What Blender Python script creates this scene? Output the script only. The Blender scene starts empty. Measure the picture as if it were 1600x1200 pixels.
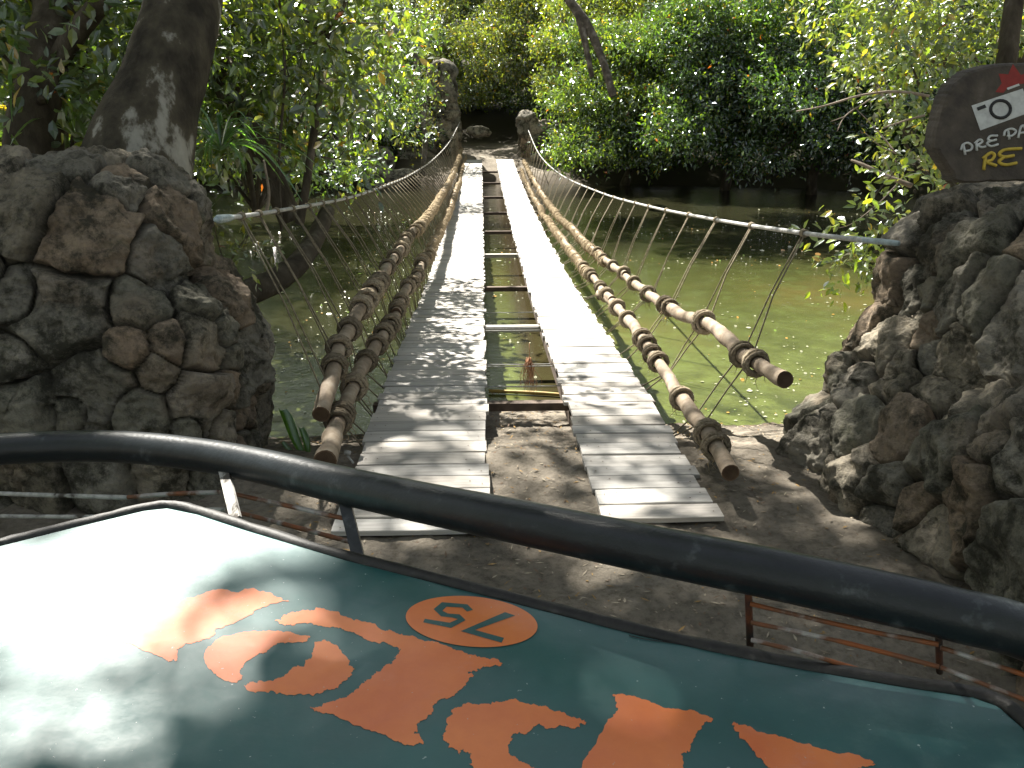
import bpy, math, random
import numpy as np
from mathutils import Vector
R_ = math.radians
random.seed(7)
rng = np.random.default_rng(7)
scn = bpy.context.scene
COL = scn.collection

# ------------------------------------------------------------------ camera
FPX, PITCH, YAW = 1350.0, R_(18.3), R_(1.93)
CAM = np.array([-0.26, 0.0, 2.37])
cam_d = bpy.data.cameras.new('camera'); cam = bpy.data.objects.new('camera', cam_d); COL.objects.link(cam)
cam_d.sensor_width = 36.0; cam_d.lens = 36 * FPX / 1600; cam_d.clip_end = 600; cam_d.clip_start = 0.05
cam.location = CAM; cam.rotation_euler = (math.pi / 2 - PITCH, 0, -YAW)
scn.camera = cam

# ------------------------------------------------------------------ light
SUN_EL, SUN_AZ = R_(52), R_(-28)          # azimuth measured from +Y towards +X
w = bpy.data.worlds.new('World'); scn.world = w; w.use_nodes = True
nt = w.node_tree; bg = nt.nodes['Background']
sky = nt.nodes.new('ShaderNodeTexSky'); sky.sky_type = 'NISHITA'; sky.sun_disc = False
sky.sun_elevation = SUN_EL; sky.sun_rotation = SUN_AZ
hs = nt.nodes.new('ShaderNodeHueSaturation'); hs.inputs['Saturation'].default_value = .35
nt.links.new(sky.outputs[0], hs.inputs['Color']); nt.links.new(hs.outputs[0], bg.inputs[0]); bg.inputs[1].default_value = 0.05
sd = bpy.data.lights.new('sun', 'SUN'); sd.energy = 5.0; sd.angle = R_(0.6); sd.color = (1, .955, .87)
sun = bpy.data.objects.new('sun', sd); COL.objects.link(sun)
SDIR = Vector((math.sin(SUN_AZ) * math.cos(SUN_EL), math.cos(SUN_AZ) * math.cos(SUN_EL), math.sin(SUN_EL)))
sun.rotation_euler = SDIR.to_track_quat('Z', 'Y').to_euler()
scn.view_settings.view_transform = 'Standard'; scn.view_settings.look = 'None'
scn.view_settings.exposure = 1.98; scn.view_settings.gamma = 1
scn.cycles.max_bounces = 7; scn.cycles.diffuse_bounces = 3; scn.cycles.glossy_bounces = 3
scn.cycles.transmission_bounces = 4; scn.cycles.transparent_max_bounces = 4

# ------------------------------------------------------------------ helpers
cF = np.array([math.sin(YAW) * math.cos(PITCH), math.cos(YAW) * math.cos(PITCH), -math.sin(PITCH)])
cR = np.array([math.cos(YAW), -math.sin(YAW), 0.0])
cU = np.cross(cR, cF)
def ray(px, py): return cF + (px - 800) / FPX * cR - (py - 600) / FPX * cU
def up(px, py, Z): return CAM + Z * ray(px, py)              # point at a given distance along the view axis
def gz(px, py, z):                                          # point on a horizontal plane
    d = ray(px, py); return CAM + d * ((z - CAM[2]) / d[2])
def gy(px, py, y):                                          # point on a plane of constant y
    d = ray(px, py); return CAM + d * (y / d[1])
def proj(P):
    v = P - CAM; z = v @ cF
    return 800 + FPX * (v @ cR) / z, 600 - FPX * (v @ cU) / z, z

def meta(o, label=None, cat=None, group=None, kind=None):
    if label: o['label'] = label
    if cat: o['category'] = cat
    if group: o['group'] = group
    if kind: o['kind'] = kind
    return o
def thing(name, loc, label, cat, group=None):
    o = bpy.data.objects.new(name, None); COL.objects.link(o); o.location = loc; o.empty_display_size = .2
    return meta(o, label, cat, group)
class MB:
    def __init__(s): s.v = []; s.f = []; s.n = 0; s.c = []
    def add(s, v, f, col=None):
        v = np.asarray(v, float).reshape(-1, 3)
        s.v.append(v); s.f.extend([tuple(int(i) + s.n for i in q) for q in f]); s.n += len(v)
        s.c.append(np.tile(np.array(col if col is not None else (1, 1, 1), float), (len(v), 1)) if col is None or np.ndim(col) == 1 else np.asarray(col))
    def build(s, name, mat, parent=None, smooth=True, org=None):
        V = np.concatenate(s.v); me = bpy.data.meshes.new(name)
        if parent is not None: V = V - np.array(absloc(parent))
        elif org is not None: V = V - np.array(org)
        me.from_pydata(V.tolist(), [], s.f); 
        ca = me.color_attributes.new('Col', 'FLOAT_COLOR', 'POINT')
        C = np.ones((len(V), 4)); C[:, :3] = np.concatenate(s.c); ca.data.foreach_set('color', C.ravel())
        me.polygons.foreach_set('use_smooth', [smooth] * len(me.polygons))
        me.materials.append(mat); me.update()
        o = bpy.data.objects.new(name, me); COL.objects.link(o)
        if parent is not None: o.parent = parent
        elif org is not None: o.location = org
        return o
def absloc(o):
    l = np.array(o.location); 
    while o.parent: o = o.parent; l = l + np.array(o.location)
    return l
def fast_mesh(name, V, F, mat, C=None, parent=None, org=None, smooth=False):
    """V (n,3) F (m,k) arrays"""
    me = bpy.data.meshes.new(name)
    if parent is not None: V = V - absloc(parent)
    elif org is not None: V = V - np.array(org)
    m, k = F.shape
    me.vertices.add(len(V)); me.vertices.foreach_set('co', V.astype(np.float32).ravel())
    me.loops.add(m * k); me.loops.foreach_set('vertex_index', F.astype(np.int32).ravel())
    me.polygons.add(m); me.polygons.foreach_set('loop_start', np.arange(0, m * k, k, dtype=np.int32))
    me.polygons.foreach_set('loop_total', np.full(m, k, np.int32))
    me.update(calc_edges=True)
    me.polygons.foreach_set('use_smooth', np.full(m, smooth))
    if C is not None:
        ca = me.color_attributes.new('Col', 'FLOAT_COLOR', 'POINT')
        C4 = np.ones((len(V), 4), np.float32); C4[:, :3] = C; ca.data.foreach_set('color', C4.ravel())
    me.materials.append(mat)
    o = bpy.data.objects.new(name, me); COL.objects.link(o)
    if parent is not None: o.parent = parent
    elif org is not None: o.location = org
    return o

# numpy value noise
_tab = rng.random(4096).astype(np.float32)
def vnoise(P, s=1.0, seed=0):
    P = np.asarray(P, np.float32) * s + 100.37 + seed * 17.13
    I = np.floor(P).astype(np.int64); f = P - I; f = f * f * (3 - 2 * f)
    def h(a, b, c): return _tab[((a * 73856093) ^ (b * 19349663) ^ (c * 83492791)) & 4095]
    x, y, z = I[..., 0], I[..., 1], I[..., 2]; fx, fy, fz = f[..., 0], f[..., 1], f[..., 2]
    c00 = h(x, y, z) * (1 - fx) + h(x + 1, y, z) * fx; c10 = h(x, y + 1, z) * (1 - fx) + h(x + 1, y + 1, z) * fx
    c01 = h(x, y, z + 1) * (1 - fx) + h(x + 1, y, z + 1) * fx; c11 = h(x, y + 1, z + 1) * (1 - fx) + h(x + 1, y + 1, z + 1) * fx
    return (c00 * (1 - fy) + c10 * fy) * (1 - fz) + (c01 * (1 - fy) + c11 * fy) * fz - 0.5
def fbm(P, s=1.0, o=4, seed=0):
    t = 0; a = 1.0
    for i in range(o): t = t + a * vnoise(P, s, seed + i); s *= 2.03; a *= .5
    return t
def smooth01(t): t = np.clip(t, 0, 1); return t * t * (3 - 2 * t)

def catmull(P, n=8):
    P = np.asarray(P, float)
    if len(P) < 3:
        t = np.linspace(0, 1, n + 1)[:, None]; return P[0] * (1 - t) + P[-1] * t
    Q = np.vstack([2 * P[0] - P[1], P, 2 * P[-1] - P[-2]]); out = []
    for i in range(1, len(Q) - 2):
        for k in range(n):
            t = k / n; a, b, c, d = Q[i - 1], Q[i], Q[i + 1], Q[i + 2]
            out.append(.5 * ((2 * b) + (-a + c) * t + (2 * a - 5 * b + 4 * c - d) * t * t + (-a + 3 * b - 3 * c + d) * t ** 3))
    out.append(P[-1]); return np.array(out)
def tube(mb, path, rad, seg=8, col=(1, 1, 1), wob=0.0, ws=8, cap=True, seed=0, cutcol=None):
    path = np.asarray(path, float); n = len(path)
    rad = np.interp(np.linspace(0, 1, n), np.linspace(0, 1, len(np.atleast_1d(rad))), np.atleast_1d(rad))
    T = np.gradient(path, axis=0); T /= np.linalg.norm(T, axis=1)[:, None] + 1e-9
    ref = np.array([0, 0, 1.0]) if abs(T[0][2]) < .9 else np.array([1.0, 0, 0])
    a = np.cross(T[0], ref); a /= np.linalg.norm(a); V = []
    for i in range(n):
        a = a - T[i] * (a @ T[i]); a /= np.linalg.norm(a); b = np.cross(T[i], a)
        th = np.arange(seg) / seg * 2 * math.pi
        ring = path[i] + rad[i] * (np.cos(th)[:, None] * a + np.sin(th)[:, None] * b)
        V.append(ring)
    V = np.array(V)
    if wob:
        nn = fbm(V.reshape(-1, 3), ws, 3, seed).reshape(n, seg, 1)
        V = path[:, None] + (V - path[:, None]) * (1 + wob * nn)
    V = V.reshape(-1, 3)
    F = [(i * seg + j, i * seg + (j + 1) % seg, (i + 1) * seg + (j + 1) % seg, (i + 1) * seg + j) for i in range(n - 1) for j in range(seg)]
    if cutcol is not None:
        mb.add(V, F, col)
        for k in (0, n - 1):
            ring = V[k * seg:(k + 1) * seg]; c_ = ring.mean(0) + T[k] * (-.002 if k == 0 else .002); ins = c_ + (ring - c_) * .86; out_ = ring
            mb.add(np.vstack([out_, ins]), [(q, (q + 1) % seg, seg + (q + 1) % seg, seg + q) for q in range(seg)], cutcol)
            mb.add(ins, [tuple(range(seg))], tuple(np.array(cutcol) * .6))
        return
    if cap:
        F += [tuple(range(seg))[::-1], tuple((n - 1) * seg + j for j in range(seg))]
    mb.add(V, F, col)
def box(mb, c, s, rz=0, col=(1, 1, 1), axes=None):
    h = np.array(s) / 2; V = np.array([[x, y, z] for x in (-1, 1) for y in (-1, 1) for z in (-1, 1)]) * h
    if axes is not None: V = V @ np.array(axes)
    elif rz:
        cs, sn = math.cos(rz), math.sin(rz); V = V @ np.array([[cs, sn, 0], [-sn, cs, 0], [0, 0, 1]])
    mb.add(V + np.array(c), [(0, 1, 3, 2), (4, 6, 7, 5), (0, 4, 5, 1), (2, 3, 7, 6), (0, 2, 6, 4), (1, 5, 7, 3)], col)

# ------------------------------------------------------------------ materials
def newmat(name):
    m = bpy.data.materials.new(name); m.use_nodes = True; return m, m.node_tree, m.node_tree.nodes['Principled BSDF']
def N(nt, t, **kw):
    n = nt.nodes.new(t)
    for k, v in kw.items():
        if k in n.inputs: n.inputs[k].default_value = v
        else: setattr(n, k, v)
    return n
def ramp(nt, fac, stops):
    r = nt.nodes.new('ShaderNodeValToRGB'); e = r.color_ramp.elements
    while len(e) < len(stops): e.new(.5)
    for q, (p, c) in zip(e, stops): q.position = p; q.color = (*c, 1)
    nt.links.new(fac, r.inputs[0]); return r.outputs[0]
def noise_n(nt, scale, detail=6, rough=.6, dim=None, coord='Object', vec=None):
    n = nt.nodes.new('ShaderNodeTexNoise'); n.inputs['Scale'].default_value = scale
    n.inputs['Detail'].default_value = detail; n.inputs['Roughness'].default_value = rough
    if vec is None:
        tc = nt.nodes.new('ShaderNodeTexCoord'); vec = tc.outputs[coord]
    nt.links.new(vec, n.inputs['Vector']); return n
def bump(nt, b, h, st=.5, dist=.02):
    bn = nt.nodes.new('ShaderNodeBump'); bn.inputs['Strength'].default_value = st; bn.inputs['Distance'].default_value = dist
    nt.links.new(h, bn.inputs['Height']); nt.links.new(bn.outputs[0], b.inputs['Normal']); return bn
def mixc(nt, f, a, b, mode='MIX'):
    m = nt.nodes.new('ShaderNodeMix'); m.data_type = 'RGBA'; m.blend_type = mode
    for s, x in ((0, f), (6, a), (7, b)):
        if hasattr(x, 'links'): nt.links.new(x, m.inputs[s])
        elif s == 0: m.inputs[0].default_value = x
        else: m.inputs[s].default_value = (*x, 1)
    return m.outputs[2]

def simple(name, stops, scale=20, rough=.7, bst=.4, bdist=.01, metal=0, spec=.5, use_col=False, coat=0, stretch=None, bscale=None):
    m, nt, b = newmat(name)
    vec = None
    if stretch:
        tc = nt.nodes.new('ShaderNodeTexCoord'); mp = nt.nodes.new('ShaderNodeMapping'); mp.inputs['Scale'].default_value = stretch
        nt.links.new(tc.outputs['Object'], mp.inputs[0]); vec = mp.outputs[0]
    n = noise_n(nt, scale, vec=vec); c = ramp(nt, n.outputs[0], stops)
    if use_col:
        a = nt.nodes.new('ShaderNodeAttribute'); a.attribute_name = 'Col'; c = mixc(nt, 1.0, c, a.outputs[0], 'MULTIPLY')
    nt.links.new(c, b.inputs['Base Color']); b.inputs['Roughness'].default_value = rough; b.inputs['Metallic'].default_value = metal
    b.inputs['Specular IOR Level'].default_value = spec; b.inputs['Coat Weight'].default_value = coat
    h = n.outputs[0]
    if bscale: h = noise_n(nt, bscale, 8, .65, vec=vec).outputs[0]
    if bst: bump(nt, b, h, bst, bdist)
    return m
def leafmat(name, trans=.55, gloss=.12, rough=.22, tint=(3.0, 3.0, .7)):
    m = bpy.data.materials.new(name); m.use_nodes = True; nt = m.node_tree; nt.nodes.clear()
    out = nt.nodes.new('ShaderNodeOutputMaterial'); a = nt.nodes.new('ShaderNodeAttribute'); a.attribute_name = 'Col'
    d = nt.nodes.new('ShaderNodeBsdfDiffuse'); t = nt.nodes.new('ShaderNodeBsdfTranslucent')
    nt.links.new(a.outputs[0], d.inputs[0])
    tc = mixc(nt, 1.0, a.outputs[0], tint, 'MULTIPLY'); nt.links.new(tc, t.inputs[0])
    mx = nt.nodes.new('ShaderNodeMixShader'); mx.inputs[0].default_value = trans
    nt.links.new(d.outputs[0], mx.inputs[1]); nt.links.new(t.outputs[0], mx.inputs[2])
    g = nt.nodes.new('ShaderNodeBsdfAnisotropic') if False else nt.nodes.new('ShaderNodeBsdfGlossy')
    g.inputs['Roughness'].default_value = rough; g.inputs['Color'].default_value = (.9, .95, 1, 1)
    fr = nt.nodes.new('ShaderNodeLayerWeight'); fr.inputs[0].default_value = .35
    ma = nt.nodes.new('ShaderNodeMath'); ma.operation = 'MULTIPLY_ADD'; ma.inputs[1].default_value = .22; ma.inputs[2].default_value = gloss
    nt.links.new(fr.outputs['Fresnel'], ma.inputs[0])
    m2 = nt.nodes.new('ShaderNodeMixShader'); nt.links.new(ma.outputs[0], m2.inputs[0])
    nt.links.new(mx.outputs[0], m2.inputs[1]); nt.links.new(g.outputs[0], m2.inputs[2]); nt.links.new(m2.outputs[0], out.inputs[0])
    return m
M_leaf = leafmat('leaf'); M_leaf_near = leafmat('leaf_near', .5, .10, .3)
M_bark = simple('bark', [(.3, (.035, .028, .02)), (.55, (.09, .075, .055)), (.75, (.2, .18, .15))], 6, .9, .8, .03, spec=.2, stretch=(1, 1, .4), bscale=25)
M_bark_pale = simple('bark_pale', [(.3, (.06, .05, .04)), (.5, (.13, .11, .09)), (.7, (.3, .27, .24))], 5, .85, .6, .02, spec=.2, bscale=25)
M_bark_patch = simple('bark_patched', [(.36, (.03, .026, .02)), (.53, (.08, .07, .05)), (.59, (.30, .29, .25)), (.8, (.42, .41, .36))], 3.4, .9, .7, .02, spec=.2, bscale=22, stretch=(1, 1, .55))
M_twig = simple('twig', [(.3, (.16, .12, .08)), (.7, (.38, .31, .24))], 12, .8, .3)
M_pole = simple('pole_wood', [(.25, (.10, .075, .05)), (.5, (.27, .21, .15)), (.75, (.42, .36, .28))], 9, .7, .6, .008, spec=.3, bscale=45, use_col=True)
M_rope = simple('rope', [(.3, (.13, .10, .065)), (.7, (.42, .355, .26))], 60, .95, .8, .006, spec=.1, use_col=True)
M_cable = simple('cable', [(.3, (.22, .22, .21)), (.7, (.5, .5, .48))], 40, .55, .3, .003, use_col=True)
M_hang = simple('hanger_rope', [(.3, (.12, .10, .07)), (.7, (.34, .29, .2))], 40, .9, .3, .003, spec=.2)
M_plank = simple('plank_wood', [(.25, (.30, .285, .26)), (.5, (.43, .41, .38)), (.8, (.54, .52, .49))], 3, .75, .5, .004, spec=.3, bscale=14, use_col=True, stretch=(1.0, 12, 12))
M_beam = simple('beam_wood', [(.3, (.05, .035, .025)), (.7, (.14, .10, .075))], 8, .85, .4)
M_steel_black = simple('black_paint', [(.3, (.008, .011, .013)), (.60, (.014, .018, .021)), (.72, (.07, .08, .085))], 14, .34, .5, .003, spec=.45, bscale=60)
M_rust = simple('rusty_rod', [(.35, (.30, .085, .02)), (.52, (.16, .07, .035)), (.62, (.42, .40, .38))], 7, .6, .5, .003, bscale=70)
M_rubber = simple('rubber_trim', [(.3, (.012, .012, .012)), (.6, (.03, .028, .026)), (.8, (.10, .095, .09))], 25, .6, .7, .006)
M_red = simple('post_paint', [(.4, (.02, .02, .02)), (.6, (.16, .05, .02))], 12, .6, .4, .004)
M_chip = simple('chipped_paint', [(.42, (.5, .49, .46)), (.55, (.30, .29, .27)), (.62, (.06, .05, .04))], 18, .7, .5, .004)
M_boulder = None
# hood paints
def hoodpaint(name, base, dark, worn, rough):
    m, nt, b = newmat(name)
    n1 = noise_n(nt, 3.5, 8, .65); n2 = noise_n(nt, 90, 3, .5); n3 = noise_n(nt, 13, 8, .75)
    c = ramp(nt, n1.outputs[0], [(.3, dark), (.7, base)])
    n4 = noise_n(nt, 2.2, 4, .6); w_ = ramp(nt, n3.outputs[0], [(.48, (0, 0, 0)), (.70, (.8, .8, .8))]); w_ = mixc(nt, 1.0, w_, ramp(nt, n4.outputs[0], [(.5, (.1, .1, .1)), (.66, (1, 1, 1))]), 'MULTIPLY')
    c = mixc(nt, w_, c, worn)
    s = ramp(nt, n2.outputs[0], [(.73, (0, 0, 0)), (.76, (.7, .7, .7))]); c = mixc(nt, s, c, (.55, .62, .6))
    nt.links.new(c, b.inputs['Base Color'])
    rr = ramp(nt, n3.outputs[0], [(.3, (rough * .8,) * 3), (.7, (rough * 1.35,) * 3)]); nt.links.new(rr, b.inputs['Roughness'])
    b.inputs['Specular IOR Level'].default_value = 1.0
    bump(nt, b, n1.outputs[0], .12, .02)
    return m
M_hood = hoodpaint('teal_paint', (.016, .115, .112), (.010, .08, .082), (.10, .20, .19), .44)
M_orange = hoodpaint('orange_paint', (.88, .25, .055), (.70, .15, .035), (.72, .34, .28), .45)
M_digit = hoodpaint('teal_digits', (.03, .12, .12), (.022, .09, .095), (.10, .2, .2), .4)

# rock
def rockmat(name):
    m, nt, b = newmat(name)
    a = nt.nodes.new('ShaderNodeAttribute'); a.attribute_name = 'Col'
    n1 = noise_n(nt, 3.0, 12, .78); n2 = noise_n(nt, 22, 10, .75); n3 = noise_n(nt, 2.2, 10, .75)
    c = mixc(nt, 1.0, a.outputs[0], ramp(nt, n2.outputs[0], [(.3, (.55, .55, .55)), (.5, (1, 1, 1)), (.72, (1.35, 1.3, 1.2))]), 'MULTIPLY')
    g = ramp(nt, n1.outputs[0], [(.47, (0, 0, 0)), (.58, (.9, .9, .9))]); c = mixc(nt, g, c, (.032, .031, .022))
    g2 = ramp(nt, n3.outputs[0], [(.60, (0, 0, 0)), (.7, (.6, .6, .6))]); c = mixc(nt, g2, c, (.07, .08, .035))
    nt.links.new(c, b.inputs['Base Color']); b.inputs['Roughness'].default_value = .92; b.inputs['Specular IOR Level'].default_value = .25
    ad = nt.nodes.new('ShaderNodeMath'); ad.operation = 'ADD'; nt.links.new(n2.outputs[0], ad.inputs[0])
    vo = nt.nodes.new('ShaderNodeTexNoise'); vo.inputs['Scale'].default_value = 90; vo.inputs['Detail'].default_value = 5
    tc = nt.nodes.new('ShaderNodeTexCoord'); nt.links.new(tc.outputs['Object'], vo.inputs['Vector'])
    ms = nt.nodes.new('ShaderNodeMath'); ms.operation = 'MULTIPLY'; ms.inputs[1].default_value = .35; nt.links.new(vo.outputs[0], ms.inputs[0])
    nt.links.new(ms.outputs[0], ad.inputs[1]); bump(nt, b, ad.outputs[0], .8, .03)
    return m
M_rock = rockmat('limestone')

# ------------------------------------------------------------------ terrain and water
WZ = -0.9
def bank(x, y):
    r = np.sqrt((np.abs(x - .5) / 16.5) ** 2.6 + (np.abs(y - 21.8) / 13.6) ** 2.6) ** (1 / 1.3)
    d = (r - 1) * 12
    wob = 1.0 * vnoise(np.stack([x, y, 0 * x], -1), .35, 3)
    d = d + wob
    z = WZ + np.where(d > 0, .36 * d, .45 * d)
    z = np.minimum(z, -.06 - .0 * x); z = np.maximum(z, -2.6)
    z = np.where((y < 5.6), np.maximum(z, -.06 - .25 * smooth01((y - 4.6) / 1.0)), z)
    z = z + .28 * np.exp(-((x - .1) / 1.1) ** 2) * np.exp(-((y - 8.1) / 1.2) ** 2)
    hill = np.clip(y - 44, 0, 60) * .22 + np.clip(np.abs(x) - 22, 0, 60) * .2
    path = np.clip(y - 37, 0, 12) * .05
    return z + hill * (y > 0) + path
def axis(segs):
    out = [np.array([segs[0][0]])]
    for a, b, st in segs: out.append(np.linspace(a, b, max(2, int(round((b - a) / st)) + 1))[1:])
    return np.concatenate(out)
gx = axis([(-140, -22, 6), (-22, -5, .5), (-5, -2.2, .09), (-2.2, 3.2, .03), (3.2, 8, .12), (8, 24, .5), (24, 140, 6)])
gyv = axis([(-60, -3, 3), (-3, 1.2, .25), (1.2, 9.2, .033), (9.2, 12, .12), (12, 48, .5), (48, 160, 5)])
X, Y = np.meshgrid(gx, gyv); Z = bank(X, Y)
P3 = np.stack([X, Y, 0 * X], -1)
near = smooth01((12 - Y) / 3) * smooth01((14 - np.abs(X)) / 4)
Z = Z + (fbm(P3, 1.6, 3, 5) * .05 + fbm(P3, 7, 4, 9) * .028 + np.abs(fbm(P3, 22, 3, 12)) * .02 * smooth01((Y - 1) / 1)) * near + fbm(P3, .5, 3, 2) * .15 * (1 - near)
Zg = Z
V = np.stack([X, Y, Z], -1).reshape(-1, 3); nx, ny = len(gx), len(gyv)
ii = (np.arange(ny - 1)[:, None] * nx + np.arange(nx - 1)[None]).ravel()
F = np.stack([ii, ii + 1, ii + nx + 1, ii + nx], 1)
m, nt, b = newmat('dirt')
n1 = noise_n(nt, 1.3, 8, .7); n2 = noise_n(nt, 16, 10, .75); n3 = noise_n(nt, 60, 4, .7)
c = ramp(nt, n1.outputs[0], [(.3, (.12, .105, .085)), (.5, (.20, .175, .14)), (.7, (.29, .255, .21))])
c = mixc(nt, 1.0, c, ramp(nt, n2.outputs[0], [(.3, (.45, .43, .4)), (.52, (1, 1, 1)), (.7, (1.25, 1.2, 1.15))]), 'MULTIPLY')
geo = nt.nodes.new('ShaderNodeNewGeometry'); sx = nt.nodes.new('ShaderNodeSeparateXYZ'); nt.links.new(geo.outputs['Position'], sx.inputs[0])
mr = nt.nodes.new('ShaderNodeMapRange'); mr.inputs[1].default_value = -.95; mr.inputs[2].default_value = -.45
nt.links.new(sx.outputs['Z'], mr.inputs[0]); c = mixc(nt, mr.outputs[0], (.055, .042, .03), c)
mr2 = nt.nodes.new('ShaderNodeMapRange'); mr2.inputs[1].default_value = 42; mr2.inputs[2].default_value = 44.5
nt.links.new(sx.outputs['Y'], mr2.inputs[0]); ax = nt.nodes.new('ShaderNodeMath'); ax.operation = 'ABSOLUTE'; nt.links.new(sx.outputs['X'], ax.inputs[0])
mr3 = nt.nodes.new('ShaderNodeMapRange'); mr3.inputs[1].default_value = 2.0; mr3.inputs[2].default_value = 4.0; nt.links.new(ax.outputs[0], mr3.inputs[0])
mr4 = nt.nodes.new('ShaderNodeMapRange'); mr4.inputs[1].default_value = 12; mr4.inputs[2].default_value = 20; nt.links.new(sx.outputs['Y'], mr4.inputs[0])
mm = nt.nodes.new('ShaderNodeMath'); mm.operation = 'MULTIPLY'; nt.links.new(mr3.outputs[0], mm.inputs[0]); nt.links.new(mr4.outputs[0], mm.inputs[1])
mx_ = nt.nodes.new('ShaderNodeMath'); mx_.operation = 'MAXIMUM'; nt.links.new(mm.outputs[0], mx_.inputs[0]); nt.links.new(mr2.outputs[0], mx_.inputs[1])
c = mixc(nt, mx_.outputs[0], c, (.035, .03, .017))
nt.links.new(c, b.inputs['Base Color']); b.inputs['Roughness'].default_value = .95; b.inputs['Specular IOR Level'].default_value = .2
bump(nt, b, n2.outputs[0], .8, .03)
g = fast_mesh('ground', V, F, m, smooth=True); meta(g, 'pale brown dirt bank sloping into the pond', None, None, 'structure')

m, nt, b = newmat('pond_water')
n1 = noise_n(nt, .22, 5, .6); n2 = noise_n(nt, 26, 6, .7); n3 = noise_n(nt, 3.0, 6, .65)
c = ramp(nt, n1.outputs[0], [(.35, (.032, .037, .012)), (.5, (.05, .054, .016)), (.65, (.085, .07, .022))])
s = ramp(nt, n3.outputs[0], [(.52, (0, 0, 0)), (.66, (.55, .55, .55))]); c = mixc(nt, s, c, (.075, .095, .03))
geo = nt.nodes.new('ShaderNodeNewGeometry'); sx = nt.nodes.new('ShaderNodeSeparateXYZ'); nt.links.new(geo.outputs['Position'], sx.inputs[0])
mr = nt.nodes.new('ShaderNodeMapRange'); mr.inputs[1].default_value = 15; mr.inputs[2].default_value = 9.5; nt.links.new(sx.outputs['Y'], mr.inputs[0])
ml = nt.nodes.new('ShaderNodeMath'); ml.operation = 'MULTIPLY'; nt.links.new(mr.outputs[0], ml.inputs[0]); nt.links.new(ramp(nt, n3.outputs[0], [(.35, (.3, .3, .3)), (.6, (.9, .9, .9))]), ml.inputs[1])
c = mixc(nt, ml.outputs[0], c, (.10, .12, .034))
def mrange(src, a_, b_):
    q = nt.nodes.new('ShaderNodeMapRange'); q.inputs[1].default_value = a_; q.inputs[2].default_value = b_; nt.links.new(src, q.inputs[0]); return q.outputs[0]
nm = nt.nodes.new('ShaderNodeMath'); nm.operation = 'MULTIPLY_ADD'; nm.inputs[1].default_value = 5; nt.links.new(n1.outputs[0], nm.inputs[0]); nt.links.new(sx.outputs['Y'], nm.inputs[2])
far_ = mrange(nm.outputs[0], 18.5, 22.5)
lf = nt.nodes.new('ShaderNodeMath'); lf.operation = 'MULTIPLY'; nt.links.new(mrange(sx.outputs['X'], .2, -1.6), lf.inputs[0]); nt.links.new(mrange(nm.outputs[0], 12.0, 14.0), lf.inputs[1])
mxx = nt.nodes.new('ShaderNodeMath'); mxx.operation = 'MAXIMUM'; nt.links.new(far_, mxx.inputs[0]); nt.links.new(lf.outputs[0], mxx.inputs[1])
c = mixc(nt, mxx.outputs[0], c, (.018, .018, .009))  # far and left water painted darker in place of the forest's dark reflection
def mmul(a_, b_):
    q = nt.nodes.new('ShaderNodeMath'); q.operation = 'MULTIPLY'; nt.links.new(a_, q.inputs[0])
    if hasattr(b_, 'links'): nt.links.new(b_, q.inputs[1])
    else: q.inputs[1].default_value = b_
    return q.outputs[0]
under = mmul(mmul(mrange(sx.outputs['X'], .1, .3), mrange(sx.outputs['X'], 1.5, 1.1)), .85)      # dark strip painted in for the right track's reflection and shadow
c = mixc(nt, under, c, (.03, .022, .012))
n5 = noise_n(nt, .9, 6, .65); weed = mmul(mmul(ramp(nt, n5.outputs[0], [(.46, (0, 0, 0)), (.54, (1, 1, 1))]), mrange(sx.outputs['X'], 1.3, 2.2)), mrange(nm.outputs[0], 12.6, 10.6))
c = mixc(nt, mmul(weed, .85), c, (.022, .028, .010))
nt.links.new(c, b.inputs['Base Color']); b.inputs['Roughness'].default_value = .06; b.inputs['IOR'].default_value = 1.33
ad = nt.nodes.new('ShaderNodeMath'); ad.operation = 'MULTIPLY_ADD'; ad.inputs[1].default_value = .25; nt.links.new(n2.outputs[0], ad.inputs[0]); nt.links.new(n3.outputs[0], ad.inputs[2])
bump(nt, b, ad.outputs[0], .34, .035)
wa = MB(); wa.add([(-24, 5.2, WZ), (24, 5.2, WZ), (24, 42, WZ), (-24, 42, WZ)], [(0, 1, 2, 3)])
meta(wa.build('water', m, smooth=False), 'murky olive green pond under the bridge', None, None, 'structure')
# floating scum and leaves
def ground_z(x, y): return float(np.interp(0, [0], [0]) + Zg[np.searchsorted(gyv, y) - 1, np.searchsorted(gx, x) - 1])
mb = MB()
for k in range(9500):
    x = rng.uniform(-9, 12); y = 7.3 + 20 * rng.random() ** 1.7
    if vnoise(np.array([[x, y * .6, 0.]]), 1.1, 4)[0] * 1.3 + rng.normal() * .2 < -.02: continue
    s = rng.uniform(.005, .022) * (1 + (rng.random() < .05) * 1.5); a = rng.uniform(0, 6.28); n = 6
    th = np.arange(n) / n * 6.283
    V6 = np.stack([x + s * np.cos(th + a) * rng.uniform(.6, 1.4), y + s * np.sin(th + a) * 1.0, WZ + .006 + 0 * th], 1); V6[:, 2] += rng.uniform(0, .003, n) + (V6[:, 1] - y) * rng.uniform(-.2, .7) * (rng.random() < .5) + .004
    t = rng.random(); cc = (.42, .42, .30) if t < .8 else ((.45, .25, .06) if t < .92 else (.2, .3, .06))
    mb.add(V6, [tuple(range(n))], cc)
m_fl = simple('floating_scum', [(.3, (.8, .8, .8)), (.7, (1, 1, 1))], 30, .22, 0, use_col=True)
meta(mb.build('pond_scum', m_fl, smooth=False), 'flecks of scum and fallen leaves floating on the green pond', 'scum', None, 'stuff')

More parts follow.
